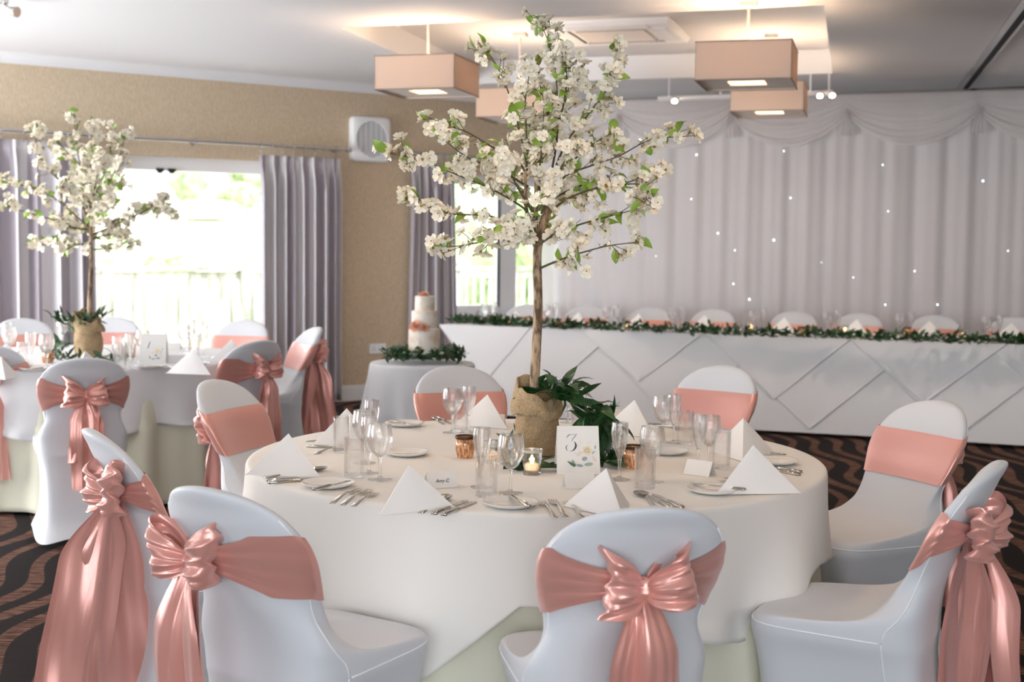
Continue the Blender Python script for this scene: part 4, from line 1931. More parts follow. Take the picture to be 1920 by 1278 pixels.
# place names at table 3, found by the chair each belongs to
PL = dict(A='at the leftmost place of the front table', B='at the front left place of the front table', C='at the front centre place of the front table',
          D='at the front right place of the front table', E='at the rightmost place of the front table', F='at the back right place of the front table',
          G='at the back left place of the front table', H='at the upper left place of the front table')
GF, GK, GS, GB, GP, GN = 'forks on the front table', 'dinner knives on the front table', 'spoons on the front table', 'butter knives on the front table', 'side plates on the front table', 'folded napkins on the front table'
for k, ap, az, s, d in (('A', (541, 812), -34, 1.0, 'tall napkin with its broad face to the camera beside the spoon,'), ('B', (767, 871), -122, .95, 'napkin pyramid with a narrow fold left and a card behind,'),
                        ('C', (1137, 877), -72, .92, 'napkin pyramid with an open rolled fold toward the camera,'), ('D', (1412, 834), -146, 1.08, 'bright white napkin pyramid lapping over two forks,'),
                        ('E', (1394, 783), -100, 1.05, 'napkin pyramid, ridge toward camera, behind the brighter one,'), ('F', (1190, 749), -62, 1.05, 'warm cream-lit napkin pyramid right of the garland,'),
                        ('G', (914, 739), -52, 1.0, 'cream-lit napkin pyramid between glasses and hessian sack,'), ('H', (650, 765), -24, 1.0, 'napkin pyramid partly behind a tumbler,')):
    napkin(ap, az, d + ' ' + PL[k].replace(' of the front table', ''), GN, s)
# side plates
for px, py, lb in ((615, 912, 'white side plate with butter knife left of three forks'), (957, 949, 'white side plate at front centre right of the tumbler'),
                   (1337, 923, 'white side plate at front right below the place card'), (1452, 869, 'white side plate mostly hidden behind the bright napkin'),
                   (1250, 850, 'empty side plate right of the copper holder'), (1285, 801, 'side plate behind the glasses near the back right chair'),
                   (759, 798, 'white side plate with knife at the back left edge'), (762, 853, 'empty white side plate between the left glasses and copper holder')):
    p = onT(px, py)
    tag(mobj('side_plate', PLATE, None, p), lb, 'plate', GP)
for h, t, lb in (((588, 919), (668, 898), 'butter knife lying across the front left side plate'), ((993, 951), (955, 928), 'butter knife lying across the front centre side plate'),
                 ((1398, 919), (1290, 905), 'butter knife lying across the front right side plate'), ((733, 790), (790, 799), 'butter knife on the back left side plate')):
    on_plate('butter_knife', h, t, lb, GB)
# forks, knives, spoons
for k, L in (('B', (((621.7, 944), (690.6, 909), 'left-hand', 1), ((641.4, 947), (714.5, 908), 'middle', 1.05), ((662, 949.4), (724, 915), 'right-hand shorter', .9))),
             ('C', (((1041.6, 970), (1005.3, 932), 'left-hand', .96), ((1061, 968.5), (1023.4, 926), 'middle', 1.02), ((1091.4, 968.5), (1050.6, 932), 'right-hand shorter', .92))),
             ('D', (((1439, 925), (1330, 897), 'lower', 1), ((1452, 918), (1343, 893), 'upper', 1))),
             ('E', (((1474, 852), (1420, 851), 'further', .95), ((1489, 859), (1430, 858), 'nearer', .95))),
             ('A', (((590, 851), (650, 836), 'single visible', .9),)),
             ('F', (((1262, 789), (1240, 806), 'single visible', .9),))):
    for h, t, w_, sc in L:
        cut('fork', 'table_fork', h, t, '%s steel fork %s' % (w_, PL[k]), GF, sc)
for k, L in (('B', (((813, 964.6), (880.4, 936), 'left', .98), ((831, 966.8), (894.5, 939.3), 'right', .96))),
             ('C', (((1263.6, 955.5), (1215, 931), 'left', .98), ((1279, 953.5), (1226, 927), 'right', .98))),
             ('A', (((499, 901.5), (595, 896.5), 'upper', .96), ((503, 906.5), (632, 895.5), 'lower', 1.05))),
             ('D', (((1502, 886.5), (1430, 872), 'upper', 1.0), ((1499, 891), (1425, 878), 'lower', 1.0))),
             ('G', (((812, 784), (838, 799), 'left', .9), ((822, 783), (850, 797), 'right', .9))),
             ('H', (((576, 837), (634, 841), 'single visible', .95),))):
    for h, t, w_, sc in L:
        cut('knife', 'table_knife', h, t, '%s steel dinner knife %s' % (w_, PL[k]), GK, sc)
for k, h, t, sc in (('B', (789, 962), (853.7, 924.7), 1.05), ('C', (1231, 953.4), (1187, 918), 1.0), ('A', (497.6, 896), (606, 881.7), 1.05), ('H', (572, 827), (634, 829), .95), ('F', (1228, 797), (1258, 803), .9)):
    cut('spoon', 'dessert_spoon', h, t, 'steel spoon %s' % PL[k], GS, sc)
GW, GFL, GT = 'wine glasses on the front table', 'champagne flutes on the front table', 'water tumblers on the front table'
for px, py, lb, sc in ((957, 924, 'wine glass in front of the hessian sack beside the lit clear candle', 1), (848, 811, 'wine glass at back left before the salmon chair band', 1),
                       (712, 899, 'nearest wine glass of the left cluster', 1), (683, 868, 'wine glass behind the tumbler in the left cluster', 1.02),
                       (1222, 903, 'wine glass behind the front centre tumbler', 1), (1242, 829, 'wine glass left of the back right chair', 1), (1329, 876, 'wine glass before the bright napkin, right cluster', 1)):
    wine(onT(px, py), lb, GW, sc)
for px, py, lb in ((903, 913, 'champagne flute behind the front left tumbler'), (879, 811, 'champagne flute right of the back left wine glass'), (692, 887, 'champagne flute in the left cluster of glasses'),
                   (697, 845, 'champagne flute furthest back in the left cluster'), (1161, 899, 'champagne flute between copper holder and garland'), (1263, 830, 'champagne flute beside the back right wine glass'),
                   (1309, 879, 'champagne flute right of the place card'), (1065, 792, 'champagne flute behind the garland right of the trunk')):
    flute(onT(px, py), lb, GFL)
for px, py, lb in ((912, 930, 'water tumbler in front of a flute, front left of the candle'), (1209, 915, 'water tumbler at front centre right of the napkin'), (1351, 877, 'water tumbler touching the bright napkin, right cluster'),
                   (664, 893, 'water tumbler nearest in the left cluster'), (641, 846, 'water tumbler before the upper left napkin'), (864, 808, 'water tumbler behind the back left wine glass'),
                   (1284, 832, 'water tumbler before the back right chair'), (1085, 797, 'water tumbler behind the garland')):
    tumbler(onT(px, py), lb, GT)
GC = 'place cards on the front table'
place_card(826, 912, 22, 'place card with handwriting behind the front left napkin', GC, 'Amy C')
place_card(1312, 889, -38, 'place card seen through glass at front right', GC)
place_card(925, 797, -8, 'blank place card before the back left napkin', GC)
place_card(1150, 787, -6, 'blank place card below the back right napkin', GC)
place_card(1085, 913, 12, 'place card half behind the front centre napkin', GC)
GV = 'tealight holders on the front table'
votive('copper', onT(872, 857), 'copper mercury tealight holder left of the glasses', GV, True, 1.0)
votive('copper', onT(1187, 877), 'copper mercury tealight holder glowing behind the flute and tumbler', GV, True, 1.0)
votive('clear', onT(997, 889), 'clear footed tealight holder with lit candle before the hessian sack', GV, True, 1.02)
votive('clear', onT(925, 868), 'clear tealight holder behind the tall glasses left of the sack', GV, False, .95)


def number_card(px, py, num, label, z=.751, yaw=4, w_=.128, h_=.142):
    p = atz(px, py, z)
    t = thing('table_number_card', label, 'table number', p, R(yaw))
    an = R(75)
    mb = MB()
    dv = h_ * math.cos(an)
    hz = h_ * math.sin(an)
    for s_ in (-1, 1):
        vs = []
        for q in (0, .0012):
            vs += [(-w_ / 2, s_ * (dv + q), 0), (w_ / 2, s_ * (dv + q), 0), (w_ / 2 - .003, s_ * q, hz), (-w_ / 2 + .003, s_ * q, hz)]
        mb.add(vs, [(0, 1, 2, 3), (4, 7, 6, 5), (0, 4, 5, 1), (1, 5, 6, 2), (3, 2, 6, 7), (0, 3, 7, 4)])
    cd = mb.obj('folded_card', M['paper'], t, smooth=False)
    MX = Matrix.Translation((0, -dv - .0018, 0)) @ Matrix.Rotation(an, 4, 'X')
    # calligraphic numeral: ribbon strokes of changing width on the card face
    mb = MB()

    def stroke(pts, wd_):
        ps = cspline(pts, 26)
        ws = cspline([(a, 0) for a in wd_], 26)
        vs = []
        for (x, y), (q, _) in zip(ps, ws):
            vs += [(x - q * .8, y + q * .25, .0003), (x + q * .8, y - q * .25, .0003)]
        mb.add(vs, [(2 * i, 2 * i + 1, 2 * i + 3, 2 * i + 2) for i in range(26)])
    if num == '3':
        stroke([(-.034, .107), (-.026, .116), (-.014, .117), (-.004, .118)], [.0006, .0016, .0014, .0006])
        stroke([(-.004, .118), (-.012, .108), (-.019, .099)], [.0008, .0010, .0007])
        stroke([(-.019, .099), (-.009, .094), (-.007, .082), (-.014, .071), (-.026, .068), (-.034, .073), (-.035, .082), (-.030, .086)], [.0008, .0022, .0032, .0022, .0012, .0016, .0012, .0007])
    else:
        stroke([(-.018, .122), (-.023, .103), (-.029, .084)], [.0020, .0026, .0022])
    o = mb.obj('numeral', M['ink'], cd, smooth=False)
    o.matrix_local = MX
    # printed flowers: flat shapes
    rnd = random.Random(5)
    cols = {'cream_print': (.80, .68, .44), 'peach_print': (.82, .66, .58), 'sage_print': (.34, .42, .36), 'bluegrey_print': (.33, .37, .42), 'pale_print': (.72, .72, .62)}
    for nm, cc in cols.items():
        if nm not in M:
            M[nm] = mat(nm, cc, .7)
        mb = MB()

        def ell(x, y, a, b, r, z):
            mb.add([(x + a * math.cos(q) * math.cos(r) - b * math.sin(q) * math.sin(r), y + a * math.cos(q) * math.sin(r) + b * math.sin(q) * math.cos(r), z) for q in [i * PI / 5 for i in range(10)]], [tuple(range(10))])
        if nm == 'cream_print':
            for k in range(5):
                ell(.026 + .007 * math.cos(k * 1.256), .070 + .007 * math.sin(k * 1.256), .008, .006, k * 1.256, .00035)
        elif nm == 'peach_print':
            for x, y in ((.0, .058), (.006, .064), (.044, .050), (.048, .042)):
                ell(x, y, .006, .004, x * 50, .0003)
            ell(.026, .070, .004, .0035, 0, .0005)
        elif nm == 'sage_print':
            for x, y, a, b, r in ((-.014, .034, .010, .004, 2.0), (.030, .030, .013, .005, .1), (.044, .064, .006, .002, .9), (.050, .080, .006, .002, 1.4), (.020, .048, .007, .003, -.4)):
                ell(x, y, a, b, r, .0003)
        elif nm == 'bluegrey_print':
            for x, y, a, b, r in ((.018, .046, .008, .006, .4), (.004, .026, .010, .004, -.1)):
                ell(x, y, a, b, r, .00045)
        else:
            for k in range(12):
                ell(rnd.uniform(-.01, .054), rnd.uniform(.03, .10), .006, .0016, rnd.uniform(0, 3), .0002)
        o = mb.obj('printed_flowers', M[nm], cd, smooth=False)
        o.matrix_local = MX
    return t


number_card(1082, 885, '3', 'floral table number card reading 3 before the hessian sack')

# ============================================================ LEAVES AND GARLANDS


def leaf_mesh(name, m, L=.055, w_=.019, curl=.2, fold=.25):
    mb = MB()
    st = [(0, .0), (.18, .62), (.4, 1), (.62, .9), (.82, .5), (1, 0)]
    vs, fs = [], []
    for t, q in st:
        x = L * t
        z = curl * L * math.sin(t * PI * .8) - curl * L * t * t * .6
        hw_ = max(.0004, w_ / 2 * q)
        vs += [(x, -hw_, z + fold * hw_), (x, 0, z), (x, hw_, z + fold * hw_)]
    for k in range(len(st) - 1):
        for i in range(2):
            a = k * 3 + i
            fs.append((a, a + 1, a + 4, a + 3))
    mb.add(vs, fs)
    return mb.mesh(name, m, smooth=True, fix=False)


LD = [leaf_mesh('leaf', M['leaf_dark'], .060, .021, c, f) for c, f in ((.25, .3), (.05, .15), (-.15, .35))]
LL = [leaf_mesh('leaf', M['leaf_light'], .040, .021, c, f) for c, f in ((.3, .3), (.1, .5), (-.2, .2))]


def orient(d, roll, rnd=None):
    """euler turning +X to d with a roll about it"""
    q = Vector(d).to_track_quat('X', 'Z')
    return (q.to_matrix() @ Matrix.Rotation(roll, 3, 'X')).to_euler()


def garland(name, label, cat, pts, n, spread, lsc, seed, zfloor, maxparts=300, up=.35, side=1.0, grp=None, stemr=.0022):
    rnd = random.Random(seed)
    c = sum((Vector(p) for p in pts), Vector()) / len(pts)
    root = thing(name, label, cat, (pts[0][0], pts[0][1], zfloor), 0, grp)
    sp = cspline([tuple(p) for p in pts], 80)
    inv = Vector(root.location)
    mb = MB()
    mb.tube([Vector(p) - inv for p in sp], stemr, 5)
    mb.obj('stem', M['twig'], root)
    extra = MB()
    for i in range(n):
        k = rnd.uniform(0, 79.9)
        a, b = Vector(sp[int(k)]), Vector(sp[int(k) + 1])
        p = a.lerp(b, k % 1)
        t = (b - a).normalized()
        r = Vector((rnd.gauss(0, 1) * side, rnd.gauss(0, 1) * side, rnd.gauss(up, .7)))
        d = (t * rnd.uniform(.3, 1.3) * (1 if rnd.random() < .7 else -1) + r * .8).normalized()
        p = p + Vector((rnd.gauss(0, 1), rnd.gauss(0, 1), abs(rnd.gauss(0, .6)))) * spread
        sc = lsc * rnd.uniform(.7, 1.25)
        p.z = max(zfloor + .004, p.z)
        if p.z + d.z * .06 * sc < zfloor + .003:
            d.z = (zfloor + .004 - p.z) / (.06 * sc)
        e = orient(d, rnd.uniform(-.9, .9))
        if i < maxparts:
            mobj('leaf', rnd.choice(LD), root, p - inv, e, sc)
        else:
            mt_ = Matrix.LocRotScale(p - inv, e, (sc,) * 3)
            me = LD[i % 3]
            extra.add([mt_ @ v.co for v in me.vertices], [tuple(f.vertices) for f in me.polygons])
    if n > maxparts:
        stuff(extra.obj('foliage', M['leaf_dark'], root, smooth=True))
    return root


GY = 4.02
garland('ruscus_garland', 'dark green leaf garland spilling from the hessian sack round onto the table', 'garland',
        [aty(1012, 735, 4.10), aty(1045, 735, 4.06), aty(1075, 745, 4.0), aty(1102, 768, 3.97), aty(1124, 798, 3.95), aty(1136, 835, 3.98), atz(1140, 858, .770), atz(1128, 866, .768)],
        120, .014, 1.45, 3, .7515, up=.15)
garland('ruscus_garland', 'low ring of dark leaves round the foot of the hessian sack', 'garland',
        [atz(1078, 872, .763), atz(1040, 876, .763), atz(985, 873, .763), atz(955, 860, .763), atz(950, 845, .763), atz(985, 825, .763), atz(1040, 822, .763), atz(1085, 835, .763)],
        70, .012, 1.3, 4, .7515, up=.25)

# ============================================================ HESSIAN SACKS AND BLOSSOM TREES


def sack(c, label, sc=1.0, yaw=0, seed=0):
    """c: base centre on the table top"""
    mb = MB()
    nu = 56

    def rimz(a):     # height of the open rim: high at the back left, low at the front right
        return .200 - .030 * math.cos(a - R(-50))

    def fn(u, v):
        a = 2 * PI * u
        rz_ = rimz(a)
        hem = .135 - .012 * math.cos(a - R(-60))
        if v < .06:
            k = v / .06
            return (math.cos(a) * .066 * k, math.sin(a) * .066 * k, .001)
        if v < .55:
            k = (v - .06) / .49
            z = .001 + (hem + .02) * k
            r = .066 + .010 * math.sin(k * PI * .9) - .010 * k + .003 * noise.noise((math.cos(a) * 3, math.sin(a) * 3, z * 30 + seed))
            r += .0025 * math.sin(a * 7 + 2 * math.sin(z * 40)) * k
            return (math.cos(a) * r, math.sin(a) * r, z)
        k = (v - .55) / .45        # collar: tucks out, hangs over the body, up and over, then down inside
        top = rz_ + .012
        prof = [(.064, hem + .020), (.070, hem + .002), (.078, hem - .002), (.083, hem + .010), (.083, hem + .028), (.076, hem * .4 + top * .6), (.070, top - .014), (.065, top), (.059, top), (.056, top - .016), (.054, top - .05)]
        q = k * (len(prof) - 1)
        i = min(int(q), len(prof) - 2)
        f = q - i
        r = prof[i][0] * (1 - f) + prof[i + 1][0] * f
        z = prof[i][1] * (1 - f) + prof[i + 1][1] * f
        wv = .008 * noise.noise((math.cos(a) * 2.2 + seed, math.sin(a) * 2.2, z * 22)) + .003 * math.sin(4 * a + 40 * z + seed)
        wv += .004 * math.sin(2 * a + 60 * z) * k
        return (math.cos(a) * (r + wv) - .006 * k, math.sin(a) * (r + wv), z + .007 * math.sin(3 * a + seed) + .004 * math.sin(7 * a))
    mb.grid(fn, nu, 60, cu=True)
    t = thing('hessian_sack', label, 'sack', (c.x, c.y, .751), yaw)
    t.scale = (sc,) * 3
    mb.obj('sack_cloth', M['hessian'], t, smooth=True)
    mb = MB()
    mb.lathe([(.055, .0), (.058, .13)], 24, c=(0, 0, .004))
    mb.obj('filling', M['bark'], t)
    return t


SK = atz(1007, 851, .751)
sack(SK, 'hessian sack with rolled collar holding the blossom tree on the front table', 1.0, 0, 1)


def blossom_mesh(seed):
    rnd = random.Random(seed)
    mb = MB()
    for ring, (n, L, w_, lift) in enumerate(((5, .0225, .019, .32), (5, .016, .014, .75))):
        for k in range(n):
            a = 2 * PI * (k + ring * .5) / n + rnd.uniform(-.15, .15)
            lf = lift + rnd.uniform(-.12, .18)
            ca, sa = math.cos(a), math.sin(a)
            vs = []
            for t, q in ((0.08, .15), (.5, .9), (.85, .85), (1.0, .35)):
                x = L * t * math.cos(lf * t * 1.1)
                z = L * t * math.sin(lf * (1.25 - .4 * t)) + .0015 * ring
                hw_ = w_ / 2 * q
                for s_ in (-1, 0, 1):
                    if s_ == 0:
                        vs.append((x * ca, x * sa, z - .0015 * t))
                    else:
                        y = s_ * hw_
                        vs.append((x * ca - y * sa, x * sa + y * ca, z + .0012))
            fs = []
            for r_ in range(3):
                for i in range(2):
                    b = r_ * 3 + i
                    fs.append((b, b + 1, b + 4, b + 3))
            mb.cur = 0
            mb.add(vs, fs)
    mb.cur = 1
    mb.add([(0, 0, .008), (.0028, 0, .003), (0, .0028, .003), (-.0028, 0, .003), (0, -.0028, .003)], [(0, 1, 2), (0, 2, 3), (0, 3, 4), (0, 4, 1)])
    mb.add([(0, 0, -.007), (.0045, 0, .001), (0, .0045, .001), (-.0045, 0, .001), (0, -.0045, .001)], [(0, 2, 1), (0, 3, 2), (0, 4, 3), (0, 1, 4)])
    return mb.mesh('blossom', [M['petal'], M['stamen']], smooth=True, fix=False)


BL = [blossom_mesh(s) for s in range(4)]
BUD = MB()
for r_, z in ((0, 0),):
    BUD.lathe([(.0006, -.004), (.004, .002), (.0055, .009), (.003, .015), (.0005, .018)], 7)
BUDM = BUD.mesh('bud', M['stamen'])


def blossom_tree(label, base, trunk_pts, trunk_r, branches, seed, nflow, nleaf, nbud, sc=1.0, start=.22, name='blossom_tree'):
    rnd = random.Random(seed)
    root = thing(name, label, 'blossom tree', base)
    inv = Vector(base)
    mb = MB()
    for pts, rr in trunk_pts:
        sp = cspline([tuple(p) for p in pts], 24)
        n = len(sp)
        sp = [Vector(p) + Vector((noise.noise((k * .5, seed, 0)), noise.noise((k * .5, 0, seed)), 0)) * .0022 for k, p in enumerate(sp)]
        mb.tube([p - inv for p in sp], [(rr[0] + (rr[1] - rr[0]) * k / (n - 1)) * (1 + .08 * noise.noise((k * .7, 3, seed))) for k in range(n)], 12)
    mb.obj('trunk', M['bark'], root)
    spl = []
    tot = 0
    for pts, r0 in branches:
        sp = [Vector(p) for p in cspline([tuple(p) for p in pts], 30)]
        ln = sum((sp[i + 1] - sp[i]).length for i in range(30))
        spl.append((sp, ln, r0))
        tot += ln
    flw, lvs, bds = [], [], []
    for sp, ln, r0 in spl:
        mb = MB()
        mb.tube([p - inv for p in sp], [r0 * (1 - .75 * i / 30) for i in range(31)], 6)
        # side twigs with clusters
        nt = max(3, int(ln / (.030 * sc)))
        for j in range(nt):
            k = (start + (1 - start) * (j + rnd.random()) / nt) * 30
            k = min(29.5, k)
            p = sp[int(k)].lerp(sp[int(k) + 1], k % 1)
            t = (sp[int(k) + 1] - sp[int(k)]).normalized()
            r = Vector((rnd.gauss(0, 1), rnd.gauss(0, 1), rnd.gauss(.15, 1))).normalized()
            d = (t * .75 + r * .85).normalized()
            tl_ = rnd.uniform(.02, .075) * sc
            e = p + d * tl_
            mid = p.lerp(e, .5) + r * .004
            mb.tube([p - inv, mid - inv, e - inv], [.0016 * sc, .0013 * sc, .0010 * sc], 4)
            flw.append((e, d))
            if rnd.random() < .75:
                e2 = mid + Vector((rnd.gauss(0, 1), rnd.gauss(0, 1), rnd.gauss(0, 1))).normalized() * .018 * sc
                mb.tube([mid - inv, e2 - inv], [.0011 * sc, .0008 * sc], 4)
                flw.append((e2, (e2 - mid).normalized()))
            if rnd.random() < .6:
                flw.append((p + r * .014 * sc, r))
            if rnd.random() < .62:
                lvs.append((p.lerp(e, rnd.uniform(.1, .7)), (t * .5 + Vector((rnd.gauss(0, 1), rnd.gauss(0, 1), rnd.gauss(0, .8))).normalized()).normalized()))
            if rnd.random() < .4:
                bds.append((mid, (r + t * .3).normalized()))
        flw.append((sp[-1], (sp[-1] - sp[-3]).normalized()))
        mb.obj('branch', M['twig'], root)
    rnd.shuffle(flw)
    rnd.shuffle(lvs)
    extra = MB()
    for i, (p, d) in enumerate(flw[:nflow]):
        d = (d + Vector((rnd.gauss(0, .5), rnd.gauss(-.25, .5), rnd.gauss(.1, .5)))).normalized()
        e = d.to_track_quat('Z', 'Y').to_euler()
        s_ = sc * rnd.uniform(.9, 1.35)
        me = rnd.choice(BL)
        if i < 300:
            mobj('blossom', me, root, p - inv, e, s_)
        else:
            mt_ = Matrix.LocRotScale(p - inv, e, (s_,) * 3)
            for f in me.polygons:
                extra.cur = f.material_index
                extra.add([mt_ @ me.vertices[q].co for q in f.vertices], [tuple(range(len(f.vertices)))])
    if nflow > 300 and extra.v:
        stuff(extra.obj('blossom_cluster', [M['petal'], M['stamen']], root, smooth=True))
    for p, d in lvs[:nleaf]:
        mobj('leaf', rnd.choice(LL), root, p - inv, orient(d, rnd.uniform(-1.2, 1.2)), sc * rnd.uniform(1.0, 1.6))
    for p, d in bds[:nbud]:
        mobj('bud', BUDM, root, p - inv, d.to_track_quat('Z', 'Y').to_euler(), sc * rnd.uniform(.7, 1.1))
    return root


def px3(pts, Y, dy0, dy1):
    """pixel polyline -> world, its depth drifting from dy0 to dy1 around Y"""
    n = len(pts) - 1
    return [aty(x, y, Y + dy0 + (dy1 - dy0) * i / n) for i, (x, y) in enumerate(pts)]


TY = SK.y
tb = Vector((SK.x, SK.y, .76))
trunk = [([aty(1001, 775, TY), aty(1002, 720, TY), aty(1006, 650, TY), aty(1009, 560, TY), aty(1007, 480, TY), aty(1014, 440, TY), aty(1026, 400, TY), aty(1032, 362, TY + .01)], (.0165, .0125)),
         ([aty(1008, 480, TY), aty(1005, 430, TY + .015), aty(1005, 380, TY + .02), aty(1003, 300, TY + .03)], (.009, .004)),
         ([aty(1006, 470, TY), aty(992, 420, TY - .015), aty(986, 380, TY - .02), aty(985, 320, TY - .03)], (.008, .004)),
         ([tb, aty(1001, 775, TY)], (.017, .0165))]
BR = [([(1007, 452), (970, 452), (927, 449), (868, 460), (812, 465)], -.03, -.08), ([(1000, 440), (985, 432), (920, 405), (848, 401), (800, 385), (758, 373)], 0, .10),
      ([(990, 400), (975, 385), (919, 353), (860, 329), (790, 300), (730, 288)], -.02, -.12), ([(988, 330), (970, 302), (919, 273), (880, 250), (848, 237), (798, 218)], .02, .05),
      ([(990, 350), (930, 315), (880, 297), (832, 262)], 0, -.16), ([(988, 320), (983, 281), (959, 190), (935, 130), (911, 92)], 0, .04),
      ([(990, 300), (987, 249), (985, 190), (994, 130)], 0, -.08), ([(1025, 370), (1040, 290), (1045, 249), (1043, 150), (1030, 85), (1014, 45)], 0, .0),
      ([(1042, 270), (1050, 220), (1063, 170), (1093, 142)], 0, .08), ([(1032, 340), (1060, 270), (1091, 229), (1127, 182), (1150, 150), (1155, 95)], 0, -.06),
      ([(1038, 330), (1075, 300), (1119, 265), (1150, 249)], 0, .14), ([(1030, 370), (1060, 330), (1110, 310), (1159, 293), (1219, 262), (1272, 257)], 0, -.04),
      ([(1030, 375), (1100, 345), (1179, 341), (1222, 315)], 0, .10), ([(1024, 405), (1060, 375), (1110, 355), (1170, 345), (1212, 350), (1209, 382)], 0, -.14),
      ([(1015, 455), (1027, 441), (1099, 417), (1159, 401), (1197, 391)], 0, -.02), ([(1010, 504), (1040, 491), (1079, 477), (1139, 461), (1203, 453)], 0, -.10),
      ([(1005, 420), (1010, 340), (1015, 280), (1020, 200)], -.02, -.14), ([(1015, 400), (1035, 350), (1060, 300), (1085, 275)], -.03, -.2),
      ([(1000, 400), (970, 350), (955, 320), (940, 300)], -.03, -.22), ([(1005, 440), (1000, 410), (1020, 380), (1040, 355)], -.03, -.2),
      ([(1008, 440), (1020, 400), (1050, 380), (1090, 370)], .03, .25), ([(1003, 400), (980, 360), (960, 340), (930, 350)], .03, .25), ([(1010, 340), (1020, 280), (1030, 240), (1060, 210)], .03, .2),
      ([(1012, 380), (1010, 300), (1000, 260), (990, 235)], .03, .22), ([(1008, 460), (1030, 445), (1045, 430), (1065, 440)], -.03, -.16), ([(1006, 455), (990, 430), (975, 425), (950, 432)], -.03, -.2),
      ([(1038, 280), (1030, 220), (1015, 170), (1008, 130)], 0, .1), ([(1045, 230), (1058, 190), (1062, 130), (1050, 90)], 0, -.1)]
blossom_tree('tall white blossom tree in the hessian sack, centrepiece of the front table', tb, trunk, 0,
             [(px3(p, TY, a, b), .0042) for p, a, b in BR], 21, 620, 190, 120, 1.0)

# left table tree
T1 = Vector((0, 0, 0))
S1 = atz(166, 668, .751)
sack(S1, 'hessian sack holding the blossom tree on the left table', 1.12, R(10), 3)
TY1 = S1.y
tb1 = Vector((S1.x, S1.y, .76))
trunk1 = [([tb1, aty(168, 610, TY1), aty(168, 560, TY1), aty(171, 500, TY1), aty(170, 440, TY1), aty(171, 400, TY1)], (.015, .009)),
          ([aty(170, 440, TY1), aty(160, 410, TY1), aty(152, 370, TY1)], (.008, .004))]
BR1 = [([(170, 465), (130, 452), (100, 458), (62, 460)], 0, .1), ([(165, 430), (130, 425), (100, 412), (40, 395), (2, 385)], 0, -.1), ([(160, 420), (100, 370), (50, 350), (2, 341)], 0, .08),
       ([(160, 380), (95, 322), (68, 280), (70, 245)], 0, -.08), ([(165, 380), (140, 310), (108, 262)], 0, .1), ([(165, 400), (145, 280), (138, 215)], 0, 0), ([(168, 400), (170, 300), (174, 237)], 0, -.1),
       ([(170, 380), (205, 300), (206, 242)], 0, .1), ([(172, 400), (215, 320), (236, 250)], 0, -.05), ([(172, 420), (250, 405), (295, 385), (326, 402)], 0, -.1), ([(172, 440), (240, 412), (285, 385), (312, 371)], 0, .1),
       ([(171, 468), (210, 465), (245, 462)], 0, -.1), ([(171, 455), (140, 460), (118, 472)], 0, -.15), ([(170, 420), (190, 370), (225, 340)], 0, .2), ([(170, 420), (150, 380), (120, 350)], 0, -.25),
       ([(170, 430), (185, 400), (210, 380)], 0, -.3), ([(170, 440), (150, 420), (130, 400)], 0, .3), ([(170, 390), (180, 340), (190, 290)], 0, -.2), ([(168, 380), (150, 330), (155, 280)], 0, .2),
       ([(170, 450), (200, 440), (235, 440)], 0, .2)]
blossom_tree('white blossom tree on the left table in front of the patio window', tb1, trunk1, 0,
             [(px3(p, TY1, a * 1.5, b * 1.5), .0055) for p, a, b in BR1], 33, 480, 120, 40, 1.2, start=.15)
garland('ruscus_garland', 'dark leaf sprig and foliage spilling left out of the left table sack', 'garland',
        [aty(190, 598, TY1), aty(165, 603, TY1 - .02), aty(140, 612, TY1 - .05), aty(118, 605, TY1 - .08), aty(102, 602, TY1 - .1)], 46, .022, 1.25, 7, .7515, up=.9)
garland('ruscus_garland', 'dark leaf ring round the foot of the left table sack', 'garland',
        [atz(232, 672, .765), atz(200, 682, .765), atz(150, 684, .765), atz(112, 672, .765), atz(110, 655, .78), atz(130, 645, .78)], 80, .022, 1.2, 8, .7515, up=.8)

# ============================================================ LEFT TABLE SETTINGS
GL1 = 'glassware on the left table'
sc1 = 1.12
for px, py, lb in ((18, 672, 'wine glass at the left edge of the left table'), (88, 690, 'wine glass left of the sack beside the small copper holder'), (268, 678, 'wine glass behind the number 1 card'), (345, 662, 'wine glass behind a napkin, right of the number card'),
                   (118, 648, 'wine glass under the leaf sprig on the left table'), (372, 652, 'wine glass on the back right of the left table')):
    wine(onT(px, py), lb, 'wine glasses on the left table', sc1)
for px, py, lb in ((18, 665, 'flute cut near the left picture edge'), (62, 688, 'flute left of the copper holder on the left table'), (248, 692, 'flute between tumblers and number 1 card'), (362, 656, 'flute behind the napkins of the left table'), (386, 668, 'flute furthest right on the left table')):
    flute(onT(px - 4, py), lb, 'flutes on the left table', sc1)
for px, py, lb in ((44, 685, 'tumbler beside the left place card'), (221, 672, 'left tumbler of the pair right of the sack'), (240, 675, 'right tumbler of the pair right of the sack'), (226, 690, 'nearest tumbler right of the sack'), (364, 668, 'tumbler behind the middle napkin of the left table')):
    tumbler(onT(px, py), lb, 'tumblers on the left table', sc1)
GN1 = 'folded napkins on the left table'
for ap, az, s_, lb in (((363, 652), -40, 1.12, 'napkin pyramid in the middle of the right side of the left table'), ((434, 636), -30, 1.05, 'napkin pyramid partly behind the chair with the pink bow, left table'),
                       ((12, 642), -20, 1.1, 'napkin pyramid at the far left edge of the left table'), ((160, 657), -90, 1.0, 'napkin tip peeking over the left table chair'), ((2, 668), -60, .9, 'near napkin cut by the left picture edge')):
    napkin(ap, az, lb, GN1, s_)
for px, py, lb in ((283, 690, 'side plate in front of the number 1 card'), (65, 694, 'side plate at the left of the left table'), (423, 674, 'side plate under the right napkin of the left table')):
    tag(mobj('side_plate', PLATE, None, onT(px, py), None, 1.1), lb, 'plate', 'side plates on the left table')
